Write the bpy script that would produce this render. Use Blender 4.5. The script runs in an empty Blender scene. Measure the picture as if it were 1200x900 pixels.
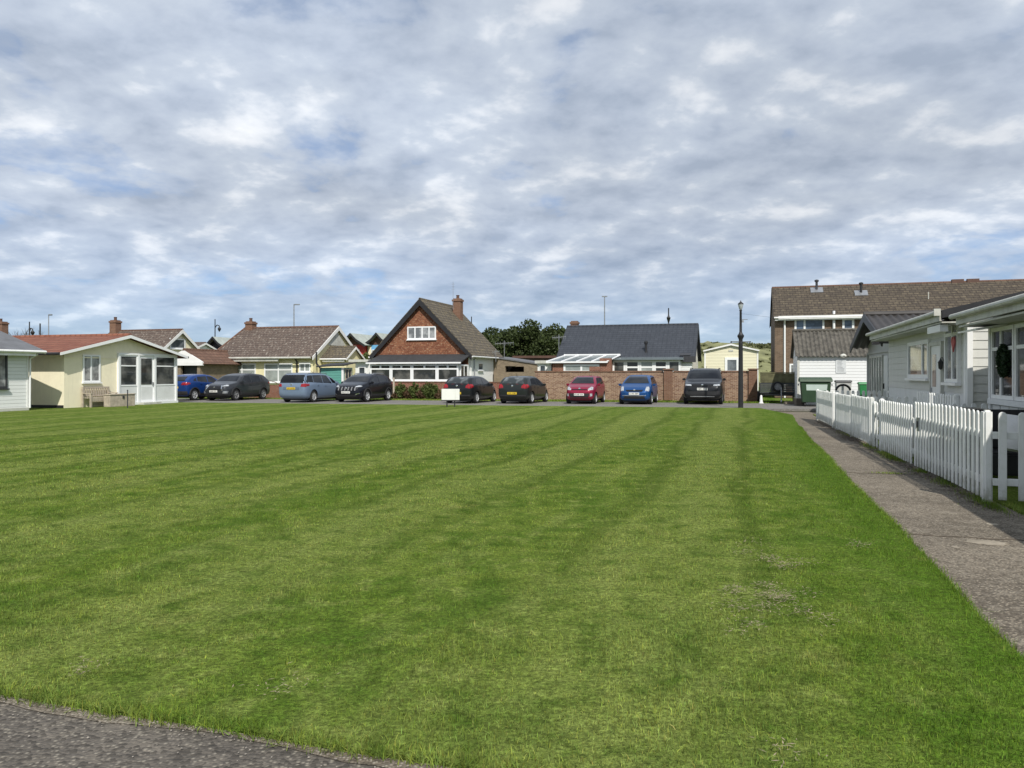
import bpy, bmesh, math, random
import numpy as np
from mathutils import Vector, Matrix
from mathutils.bvhtree import BVHTree

random.seed(7)
rng = np.random.default_rng(7)
SC = bpy.context.scene
COL = SC.collection
R = math.radians
CAM_H = 1.55
TH = R(17.0)                       # the green, the path and the streets share one grid, turned 17 degrees
CS, SN = math.cos(TH), math.sin(TH)


def W(e, n, z=0.0):
    """grid coordinates (e across the green, n along the path) to world"""
    return Vector((e * CS + n * SN, -e * SN + n * CS, z))


def sx(px, D):
    return (px - 600.0) / 900.0 * D


def sz(py, D):
    return CAM_H - (py - 438.0) / 900.0 * D


# ---------------------------------------------------------------- materials
class NT:
    def __init__(s, tree):
        s.t = tree
        s.L = tree.links

    def n(s, typ, ins=None, **kw):
        nd = s.t.nodes.new(typ)
        for k, v in kw.items():
            setattr(nd, k, v)
        for k, v in (ins or {}).items():
            sock = nd.inputs[k]
            if hasattr(v, 'node'):
                s.L.new(v, sock)
            elif isinstance(v, bpy.types.Node):
                s.L.new(v.outputs[0], sock)
            else:
                if sock.type == 'RGBA' and len(v) == 3:
                    v = (*v, 1)
                sock.default_value = v
        return nd

    def math(s, op, a, b=0.0, c=None, clamp=False):
        d = {0: a, 1: b}
        if c is not None:
            d[2] = c
        return s.n('ShaderNodeMath', d, operation=op, use_clamp=clamp).outputs[0]

    def mix(s, fac, a, b, blend='MIX'):
        nd = s.n('ShaderNodeMix', data_type='RGBA', blend_type=blend)
        for i, v in ((0, fac), (6, a), (7, b)):
            if hasattr(v, 'node'):
                s.L.new(v, nd.inputs[i])
            else:
                nd.inputs[i].default_value = (*v, 1) if (i > 0 and len(v) == 3) else v
        return nd.outputs[2]

    def ramp(s, fac, stops, interp='LINEAR'):
        nd = s.n('ShaderNodeValToRGB', {0: fac})
        cr = nd.color_ramp
        cr.interpolation = interp
        while len(cr.elements) < len(stops):
            cr.elements.new(0.5)
        for el, (p, c) in zip(cr.elements, stops):
            el.position = p
            if not hasattr(c, '__len__'):
                c = (c, c, c)
            el.color = (*c, 1) if len(c) == 3 else c
        return nd.outputs[0]

    def noise(s, vec, scale, detail=4, rough=.55, dist=0.0):
        return s.n('ShaderNodeTexNoise', {'Vector': vec, 'Scale': scale, 'Detail': detail, 'Roughness': rough,
                                          'Distortion': dist}).outputs[0]


def new_mat(name):
    m = bpy.data.materials.new(name)
    m.use_nodes = True
    t = NT(m.node_tree)
    p = m.node_tree.nodes['Principled BSDF']
    return m, t, p


def finish(t, p, col, rough, bump=None, bstr=.3, bdist=.02, spec=.4, metal=0.0, coat=0.0):
    for k, v in (('Base Color', col), ('Roughness', rough), ('Specular IOR Level', spec), ('Metallic', metal), ('Coat Weight', coat)):
        if hasattr(v, 'node'):
            t.L.new(v, p.inputs[k])
        else:
            p.inputs[k].default_value = (*v, 1) if hasattr(v, '__len__') and len(v) == 3 else v
    if coat:
        p.inputs['Coat Roughness'].default_value = .04
    if bump is not None:
        b = t.n('ShaderNodeBump', {'Height': bump, 'Strength': bstr, 'Distance': bdist})
        t.L.new(b.outputs[0], p.inputs['Normal'])


def sc3(c, k):
    return tuple(min(1, x * k) for x in c)


def mat(name, col, rough=.7, var=.12, scale=2.5, bump=0.0, bscale=30, spec=.4, metal=0.0, coat=0.0, dirt=0.0):
    m, t, p = new_mat(name)
    co = t.n('ShaderNodeTexCoord').outputs['Object']
    n1 = t.noise(co, scale, 5, .6)
    c = t.mix(t.ramp(n1, [(.3, 0), (.7, 1)]), sc3(col, 1 - var), sc3(col, 1 + var))
    if dirt:
        n2 = t.noise(co, 1.3, 6, .7)
        c = t.mix(t.ramp(n2, [(.5, 0), (.75, dirt)]), c, (.22, .2, .16))
        n3 = t.noise(t.n('ShaderNodeMapping', {0: co, 3: (7, 7, .5)}).outputs[0], 1.0, 5, .65)
        c = t.mix(t.ramp(n3, [(.55, 0), (.78, dirt * 1.3)]), c, (.26, .245, .19))
    finish(t, p, c, rough, t.noise(co, bscale, 4) if bump else None, bump, .01, spec, metal, coat)
    return m


def mat_brick(name, c1, c2, mortar, bw=.225, bh=.075, rough=.85, patch=.35, tan=.35):
    m, t, p = new_mat(name)
    uv = t.n('ShaderNodeTexCoord').outputs['UV']
    br = t.n('ShaderNodeTexBrick', {'Vector': uv, 'Color1': c1, 'Color2': c2, 'Mortar': mortar, 'Scale': 1.0,
                                    'Mortar Size': .009, 'Mortar Smooth': .3, 'Bias': -.1, 'Brick Width': bw, 'Row Height': bh})
    n = t.noise(uv, 1.1, 6, .65)
    n3 = t.noise(uv, 9, 3, .6)
    c = t.mix(t.ramp(n, [(.35, 0), (.75, patch)]), br.outputs[0], sc3(c1, .55))
    c = t.mix(t.ramp(n3, [(.55, 0), (.68, tan)]), c, (.40, .28, .18) if tan > .5 else mortar)
    n5 = t.noise(uv, 3.3, 4, .7)
    c = t.mix(t.ramp(n5, [(.56, 0), (.72, tan * .7)]), c, sc3(c1, .5))
    finish(t, p, c, rough, br.outputs[1], -.5, .01, .2)
    return m


def mat_tile(name, c1, c2, tw=.30, th=.33, lichen=(.35, .33, .27), lich=.35, rough=.8, row=.45, light=None, lap=.55):
    """roof covering: courses with a lip, tint varying per tile, lichen in patches"""
    m, t, p = new_mat(name)
    uv = t.n('ShaderNodeTexCoord').outputs['UV']
    br = t.n('ShaderNodeTexBrick', {'Vector': uv, 'Color1': c1, 'Color2': c2, 'Mortar': sc3(c1, row), 'Scale': 1.0,
                                    'Mortar Size': .022, 'Mortar Smooth': .6, 'Bias': 0.0, 'Brick Width': tw, 'Row Height': th})
    n = t.noise(uv, .9, 7, .7)
    n2 = t.noise(uv, 4.5, 4, .7)
    c = t.mix(t.ramp(n, [(.4, 0), (.7, .5)]), br.outputs[0], sc3(c2, .6))
    c = t.mix(t.ramp(n2, [(.56, 0), (.68, lich)]), c, lichen)
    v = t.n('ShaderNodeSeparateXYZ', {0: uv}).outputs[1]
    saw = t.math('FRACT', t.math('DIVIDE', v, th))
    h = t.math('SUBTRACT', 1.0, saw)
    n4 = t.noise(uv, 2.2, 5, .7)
    c = t.mix(t.math('MULTIPLY', t.ramp(saw, [(.0, 1), (.20, 1), (.30, 0)]), t.ramp(n4, [(.3, lap), (.7, lap * .45)])), c, sc3(c1, .42))  # dark band along each lap: shadow of the course above put into colour
    u = t.n('ShaderNodeSeparateXYZ', {0: uv}).outputs[0]
    roll = t.math('MULTIPLY', t.math('SINE', t.math('MULTIPLY', u, 2 * math.pi / tw)), .35)
    finish(t, p, c, rough, t.math('ADD', h, roll), .8, .035, .25)
    return m


def mat_board(name, col, pitch=.15, rough=.55, var=.05, depth=.6, vertical=False, dirt=.15):
    m, t, p = new_mat(name)
    uv = t.n('ShaderNodeTexCoord').outputs['UV']
    v = t.n('ShaderNodeSeparateXYZ', {0: uv}).outputs[0 if vertical else 1]
    fr = t.math('FRACT', t.math('DIVIDE', v, pitch))
    groove = t.ramp(fr, [(0, 0), (.06, 0), (.1, 1), (1, .75)])
    n = t.noise(uv, 1.6, 6, .65)
    c = t.mix(n, sc3(col, 1 - var), sc3(col, 1 + var))
    c = t.mix(t.ramp(n, [(.55, 0), (.8, dirt)]), c, (.3, .28, .22))
    c = t.mix(t.math('MULTIPLY', t.math('LESS_THAN', fr, .07), .45), c, sc3(col, .35))
    finish(t, p, c, rough, groove, depth, .02, .35)
    return m


def mat_curtain(name, col, dark=(.03, .035, .04), amount=.6, pleat=14.0):
    """window pane backed by a pleated net curtain"""
    m, t, p = new_mat(name)
    uv = t.n('ShaderNodeTexCoord').outputs['UV']
    u = t.n('ShaderNodeSeparateXYZ', {0: uv}).outputs[0]
    n = t.noise(uv, 1.7, 3, .5)
    pl = t.math('SINE', t.math('ADD', t.math('MULTIPLY', u, pleat * 6.28), t.math('MULTIPLY', n, 9)))
    c = t.mix(t.ramp(pl, [(0, .3), (1, 1)]), sc3(col, .6), col)
    c = t.mix(t.ramp(n, [(.42, 0), (.55, 1 - amount + .2)]), c, dark)
    finish(t, p, c, .06, None, spec=.6)
    return m


def mat_glass(name, col=(.025, .03, .035), rough=.04, light=None, spec=.45):
    m, t, p = new_mat(name)
    co = t.n('ShaderNodeTexCoord').outputs['Object']
    n = t.noise(co, 1.4, 3, .5)
    c = t.mix(t.ramp(n, [(.45, 0), (.65, 1)]), col, light or sc3(col, 2.6))
    finish(t, p, c, rough, t.noise(co, .8, 2), .03, .02, spec)
    return m


def mat_paint(name, col, metal=.25):
    m, t, p = new_mat(name)
    co = t.n('ShaderNodeTexCoord').outputs['Object']
    n = t.noise(co, 300, 2)
    z = t.n('ShaderNodeSeparateXYZ', {0: co}).outputs[2]
    dust = t.math('MULTIPLY', t.ramp(z, [(.15, .16), (.5, 0)]), t.noise(co, 5, 4))
    c = t.mix(n, sc3(col, .92), sc3(col, 1.08))
    c = t.mix(dust, c, (.16, .14, .11))
    finish(t, p, c, .35, None, 0, 0, .2, metal, .45)
    return m


EV, NV = (CS, -SN, 0), (SN, CS, 0)


def grass_color(t, blades=False):
    pos = t.n('ShaderNodeNewGeometry').outputs['Position']
    e = t.n('ShaderNodeVectorMath', {0: pos, 1: EV}, operation='DOT_PRODUCT').outputs['Value']
    nn = t.n('ShaderNodeVectorMath', {0: pos, 1: NV}, operation='DOT_PRODUCT').outputs['Value']
    en = t.n('ShaderNodeCombineXYZ', {0: e, 1: nn, 2: 0.0}).outputs[0]
    big = t.noise(pos, .22, 4, .6)
    mid = t.noise(pos, 1.6, 5, .62)
    st = t.n('ShaderNodeMapping', {0: en, 3: (2.2, .28, 1)}).outputs[0]
    streak = t.noise(st, 1.0, 5, .6)
    wob = t.noise(t.n('ShaderNodeMapping', {0: en, 3: (.25, .08, 1)}).outputs[0], 1.0, 3, .5)
    c = t.mix(t.ramp(big, [(.35, 0), (.65, 1)]), (.092, .142, .022), (.130, .170, .034))
    c = t.mix(t.ramp(mid, [(.36, .85), (.58, 0)]), c, (.048, .098, .011))
    # mowing lines run along the path, one pass apart; blade-lean sheen put into colour
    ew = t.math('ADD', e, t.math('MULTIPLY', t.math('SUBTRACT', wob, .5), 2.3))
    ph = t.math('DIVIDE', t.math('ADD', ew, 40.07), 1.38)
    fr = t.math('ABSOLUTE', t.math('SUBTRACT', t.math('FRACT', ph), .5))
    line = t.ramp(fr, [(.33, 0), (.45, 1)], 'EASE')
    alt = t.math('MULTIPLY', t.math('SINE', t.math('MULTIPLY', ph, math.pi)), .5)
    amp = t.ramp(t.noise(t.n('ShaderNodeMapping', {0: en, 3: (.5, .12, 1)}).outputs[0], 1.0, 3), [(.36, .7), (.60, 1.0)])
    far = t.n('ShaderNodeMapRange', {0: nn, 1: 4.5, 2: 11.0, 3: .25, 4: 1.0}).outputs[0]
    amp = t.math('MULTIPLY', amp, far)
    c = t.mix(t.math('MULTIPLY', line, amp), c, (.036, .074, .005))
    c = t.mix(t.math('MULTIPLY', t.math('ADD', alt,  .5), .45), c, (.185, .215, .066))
    c = t.mix(t.ramp(streak, [(.5, 0), (.70, .55)]), c, (.18, .21, .066))
    blot = t.noise(pos, 3.4, 4, .65)
    c = t.mix(t.ramp(blot, [(.32, .75), (.48, 0)]), c, (.036, .076, .008))
    c = t.mix(t.ramp(blot, [(.54, 0), (.68, .75)]), c, (.18, .215, .062))
    # greener, longer strip beside the path
    edge = t.math('MULTIPLY', t.ramp(t.math('ABSOLUTE', t.math('SUBTRACT', e, 1.3)), [(.0, 1), (1.6, 0)]), .65)
    c = t.mix(edge, c, (.056, .118, .010))
    # worn straw patches
    dry = t.ramp(t.noise(pos, .75, 6, .7), [(.60, 0), (.75, .5)])
    c = t.mix(dry, c, (.21, .19, .075))
    c = t.mix(1.0, c, (1.53, 1.54, 1.42), 'MULTIPLY')
    return pos, c


def mat_lawn():
    m, t, p = new_mat('mown_grass')
    pos, c = grass_color(t)
    f1 = t.noise(pos, 42, 3, .7)
    f2 = t.noise(pos, 9, 4, .7)
    k = t.ramp(f1, [(.28, .45), (.5, .95), (.72, 1.5)])
    c = t.mix(1.0, c, k, 'MULTIPLY')
    c = t.mix(.8, c, t.ramp(f2, [(.3, .7), (.7, 1.25)]), 'MULTIPLY')
    # thatch between the blades, with their shade put into its dark colour
    th = t.noise(pos, 24, 4, .7)
    c = t.mix(t.ramp(th, [(.35, .75), (.6, .1)]), c, (.040, .052, .014))
    finish(t, p, c, 1.0, f1, .9, .03, .02)
    return m


def mat_blade(name='grass_blade'):
    m, t, p = new_mat(name)
    pos, c = grass_color(t, True)
    at = t.n('ShaderNodeAttribute', attribute_name='tint').outputs['Color']
    cl = t.noise(pos, 11, 4, .65)
    c = t.mix(1.0, c, t.ramp(cl, [(.30, .55), (.5, 1.0), (.70, 1.55)]), 'MULTIPLY')
    c = t.mix(1.0, c, at, 'MULTIPLY')
    finish(t, p, c, .7, None, spec=.06)
    tr = t.n('ShaderNodeBsdfTranslucent', {0: c})
    mx = t.n('ShaderNodeMixShader', {0: .3, 1: p.outputs[0], 2: tr.outputs[0]})
    t.L.new(mx.outputs[0], m.node_tree.nodes['Material Output'].inputs[0])
    return m


def mat_aggregate(name, base, dark, light, stone=(.42, .38, .32), sc=55, amount=.5):
    m, t, p = new_mat(name)
    pos = t.n('ShaderNodeNewGeometry').outputs['Position']
    vo = t.n('ShaderNodeTexVoronoi', {'Vector': pos, 'Scale': sc, 'Randomness': 1.0})
    cell = t.n('ShaderNodeSeparateColor', {0: vo.outputs['Color']}).outputs[0]
    d = vo.outputs['Distance']
    big = t.noise(pos, .7, 6, .65)
    mid = t.noise(pos, 5, 5, .7)
    c = t.mix(t.ramp(big, [(.35, 0), (.68, 1)]), dark, base)
    c = t.mix(t.ramp(mid, [(.48, 0), (.72, .6)]), c, light)
    c = t.mix(t.math('MULTIPLY', t.math('GREATER_THAN', cell, 1 - amount), t.ramp(d, [(.2, .9), (.55, 0)])), c, stone)
    c = t.mix(t.math('MULTIPLY', t.math('LESS_THAN', cell, .3), .6), c, sc3(dark, .6))
    finish(t, p, c, .92, t.math('ADD', t.math('MULTIPLY', d, -1), mid), .8, .012, .2)
    return m


def mat_fence():
    """old white gloss: greenish algae, mud splashed near the ground, hairline grain"""
    m, t, p = new_mat('fence_white_paint')
    pos = t.n('ShaderNodeNewGeometry').outputs['Position']
    rnd = t.n('ShaderNodeObjectInfo').outputs['Random']
    z = t.n('ShaderNodeSeparateXYZ', {0: pos}).outputs[2]
    n1 = t.noise(pos, 7, 5, .7)
    grain = t.noise(t.n('ShaderNodeMapping', {0: pos, 3: (60, 60, 3)}).outputs[0], 1.0, 4, .6)
    c = t.mix(rnd, (.70, .71, .685), (.80, .80, .78))
    c = t.mix(t.ramp(n1, [(.50, 0), (.75, .45)]), c, (.50, .53, .43))
    low = t.math('MULTIPLY', t.ramp(z, [(.0, .85), (.30, 0)]), t.ramp(n1, [(.35, .15), (.6, 1)]))
    c = t.mix(low, c, (.24, .23, .16))
    c = t.mix(t.ramp(grain, [(.60, 0), (.72, .35)]), c, (.45, .43, .38))
    finish(t, p, c, .5, grain, .3, .004, .35)
    return m


def mat_leaf(name, c1, c2, sc=1.2):
    m, t, p = new_mat(name)
    pos = t.n('ShaderNodeNewGeometry').outputs['Position']
    rnd = t.n('ShaderNodeNewGeometry').outputs['Random Per Island']
    n = t.noise(pos, sc, 3, .6)
    c = t.mix(t.math('ADD', t.math('MULTIPLY', n, .6), t.math('MULTIPLY', rnd, .4)), c1, c2)
    finish(t, p, c, .6, None, spec=.25)
    tr = t.n('ShaderNodeBsdfTranslucent', {0: c})
    mx = t.n('ShaderNodeMixShader', {0: .2, 1: p.outputs[0], 2: tr.outputs[0]})
    t.L.new(mx.outputs[0], m.node_tree.nodes['Material Output'].inputs[0])
    return m


M = {}
M['lawn'] = mat_lawn()
M['blade'] = mat_blade()
M['asphalt'] = mat_aggregate('worn_asphalt', (.135, .120, .102), (.078, .070, .060), (.21, .185, .15), (.26, .235, .19), 52, .28)
M['road'] = mat_aggregate('road_asphalt', (.215, .203, .185), (.16, .152, .14), (.265, .25, .228), (.3, .285, .26), 40, .25)
M['path'] = mat_aggregate('gravelled_concrete', (.212, .182, .142), (.120, .102, .079), (.295, .262, .21), (.36, .31, .24), 52, .34)
M['gravel_edge'] = mat_aggregate('edge_gravel', (.20, .175, .14), (.12, .10, .075), (.27, .24, .19), (.32, .29, .24), 70, .4)
M['ground'] = mat('rough_ground', (.13, .135, .06), .95, .4, .6, .4, 12)
M['soil'] = mat('bare_soil', (.10, .078, .055), .95, .35, 6, .6, 30)
M['white'] = mat('white_paint', (.78, .78, .76), .45, .04, 2, dirt=.12)
M['white_upvc'] = mat('white_plastic_frame', (.80, .81, .81), .3, .02, 2)
M['offwhite'] = mat('aged_white_paint', (.52, .52, .47), .55, .10, 3, dirt=.5)
M['fence'] = mat_fence()
M['cream'] = mat('cream_render', (.84, .775, .575), .75, .05, 2.5, .1, 40, dirt=.1)
M['cream_pale'] = mat_board('cream_weatherboard', (.74, .70, .52), .2)
M['yellow'] = mat('yellow_render', (.76, .70, .43), .8, .06, 2.5, .15, 30, dirt=.12)
M['wb_white'] = mat_board('white_weatherboard', (.76, .77, .76), .15)
M['wb_grey'] = mat_board('grey_weatherboard', (.54, .54, .51), .15)
M['wb_lightgrey'] = mat_board('pale_grey_weatherboard', (.66, .665, .64), .16)
M['panel_grey'] = mat('grey_painted_panel', (.42, .425, .41), .55, .05, 2, dirt=.1)
M['panel_white'] = mat('white_painted_panel', (.66, .67, .665), .5, .04, 2, dirt=.15)
M['brick_red'] = mat_brick('red_brick', (.19, .062, .040), (.27, .105, .065), (.33, .27, .21))
M['brick_gable'] = mat_brick('mottled_tile_hanging', (.185, .066, .038), (.33, .15, .082), (.14, .078, .05), .22, .15, patch=.45, tan=.9)
M['brick_wall'] = mat_brick('mottled_garden_brick', (.165, .080, .052), (.34, .225, .15), (.40, .335, .27), patch=.3, tan=.75)
M['brick_brown'] = mat_brick('brown_brick', (.125, .082, .055), (.215, .145, .098), (.22, .185, .145), tan=.5)
M['brick_buff'] = mat_brick('buff_brick', (.17, .130, .088), (.27, .21, .14), (.27, .23, .18), patch=.3, tan=.4)
M['brick_chimney'] = mat_brick('chimney_brick', (.17, .085, .055), (.24, .13, .085), (.22, .17, .13))
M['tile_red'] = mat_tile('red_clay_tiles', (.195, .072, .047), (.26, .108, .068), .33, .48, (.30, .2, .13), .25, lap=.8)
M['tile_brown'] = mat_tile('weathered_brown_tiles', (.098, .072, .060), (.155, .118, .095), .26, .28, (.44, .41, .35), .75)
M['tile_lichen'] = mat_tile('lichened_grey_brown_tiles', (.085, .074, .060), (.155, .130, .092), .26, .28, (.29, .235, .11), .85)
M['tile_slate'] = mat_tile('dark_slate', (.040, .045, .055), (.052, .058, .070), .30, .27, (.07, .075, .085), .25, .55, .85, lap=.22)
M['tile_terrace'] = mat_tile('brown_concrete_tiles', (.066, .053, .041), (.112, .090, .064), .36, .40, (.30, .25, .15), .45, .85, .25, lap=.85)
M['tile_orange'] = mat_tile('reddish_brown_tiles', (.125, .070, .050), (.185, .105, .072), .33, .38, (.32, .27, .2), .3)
M['asbestos'] = mat('mossy_cement_sheet', (.090, .083, .070), .95, .6, 3.5, .4, 20, dirt=.2)
M['roof_dark'] = mat('dark_corrugated_sheet', (.042, .038, .036), .6, .3, 2, .2, 20)
M['felt'] = mat('black_roofing_felt', (.035, .036, .038), .85, .3, 3, .3, 30)
M['felt_grey'] = mat('grey_roofing_felt', (.13, .135, .145), .85, .2, 2, .3, 30)
M['roof_pale'] = mat('pale_grey_green_roofing', (.33, .36, .33), .8, .15, 2)
M['black'] = mat('black_paint', (.022, .022, .024), .45, .2, 4)
M['black_gloss'] = mat('black_gloss_trim', (.012, .012, .013), .2, .2, 4)
M['dark_blue'] = mat('dark_blue_paint', (.025, .045, .095), .6, .2, 2)
M['sky_blue'] = mat('sky_blue_paint', (.16, .42, .70), .6, .1, 2)
M['red_paint'] = mat('barn_red_paint', (.40, .035, .03), .6, .15, 2)
M['brown_paint'] = mat('dark_brown_paint', (.10, .055, .04), .7, .2, 2)
M['teal'] = mat_board('teal_shed_boards', (.105, .30, .25), .16, .6, .12, .8)
M['wood_grey'] = mat('weathered_wood', (.40, .345, .275), .85, .25, 6, .4, 30)
M['wood_dark'] = mat('dark_stained_boards', (.045, .05, .05), .7, .35, 4, .3, 25)
M['wood_moss'] = mat('mossy_boards', (.12, .115, .06), .9, .4, 4, .3, 25)
M['metal_grey'] = mat('galvanised_metal', (.38, .39, .40), .4, .15, 6, metal=.7)
M['metal_dark'] = mat('dark_steel', (.06, .06, .065), .5, .2, 6, metal=.4)
M['glass'] = mat_glass('window_glass')
M['glass_blue'] = mat_glass('bluish_window_glass', (.05, .07, .10))
M['glass_room'] = mat_glass('glass_over_dim_room', (.035, .038, .036), .04, (.13, .13, .12))
M['glass_net'] = mat_curtain('net_curtained_glass', (.42, .43, .43), amount=.55)
M['glass_pale'] = mat_curtain('pale_curtained_glass', (.40, .44, .42), amount=.95)
M['glass_grey'] = mat_curtain('grey_blind_glass', (.20, .22, .24), amount=.7)
M['glass_roof'] = mat('polycarbonate_sheet', (.13, .155, .16), .25, .15, 2, spec=.5)
M['bin_green'] = mat('green_bin_plastic', (.028, .060, .030), .5, .15, 3)
M['bin_bright'] = mat('bright_green_bin_plastic', (.03, .22, .07), .45, .1, 3)
M['bin_grey'] = mat('pale_grey_bin_plastic', (.48, .48, .46), .5, .1, 3, dirt=.2)
M['paper'] = mat('printed_sheet', (.62, .64, .64), .6, .05, 3)
M['tyre'] = mat('tyre_rubber', (.018, .018, .018), .85, .2, 10)
M['rim'] = mat('alloy_rim', (.44, .45, .46), .4, .05, 5, metal=.25)
M['rim_dark'] = mat('dark_alloy_rim', (.24, .24, .245), .4, .1, 5, metal=.3)
M['trim'] = mat('grey_bumper_plastic', (.028, .028, .03), .6, .2, 8)
M['car_glass'] = mat_glass('tinted_car_glass', (.006, .007, .009), .03, (.016, .019, .022), .38)
M['car_glass_rear'] = mat_glass('rear_glass_painted_light', (.035, .042, .045), .03, (.20, .22, .23), .25)  # opaque glass, paler because daylight through the car is put into colour
M['lamp_clear'] = mat('clear_headlamp', (.36, .38, .40), .12, .5, 14, spec=.8, coat=.6)
M['lamp_red'] = mat('red_tail_lamp', (.26, .008, .012), .2, .35, 12, spec=.5, coat=.4)
M['chrome'] = mat('chrome', (.72, .73, .74), .15, .03, 5, metal=1.0)
M['plate_white'] = mat('white_number_plate', (.72, .72, .68), .4, .03, 5)
M['plate_yellow'] = mat('yellow_number_plate', (.68, .47, .035), .4, .03, 5)
M['leaf_dark'] = mat_leaf('dark_tree_leaves', (.018, .032, .010), (.075, .098, .030))
M['leaf_hedge'] = mat_leaf('hedge_leaves', (.045, .070, .018), (.135, .165, .05), 3)
M['leaf_red'] = mat_leaf('reddish_shrub_leaves', (.085, .048, .030), (.16, .105, .055), 3)
M['white_render'] = mat('clean_white_render', (.80, .805, .80), .8, .04, 2, .1, 40)
M['leaf_wreath'] = mat_leaf('wreath_needles', (.012, .028, .012), (.035, .065, .025), 8)
M['leaf_scrub'] = mat_leaf('dune_scrub_leaves', (.085, .10, .04), (.17, .175, .08), 1)
M['bark'] = mat('bark', (.075, .058, .042), .9, .35, 6, .6, 20)
M['dune'] = mat('dune_grass', (.175, .180, .085), .95, .42, .45, .8, 3)
M['dry'] = mat('dry_clippings', (.27, .225, .145), .9, .3, 30)
M['pink'] = mat('pink_fabric', (.50, .13, .13), .8, .1, 8)
M['cloth'] = mat('white_cloth', (.70, .70, .69), .85, .06, 8, .2, 30)


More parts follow.
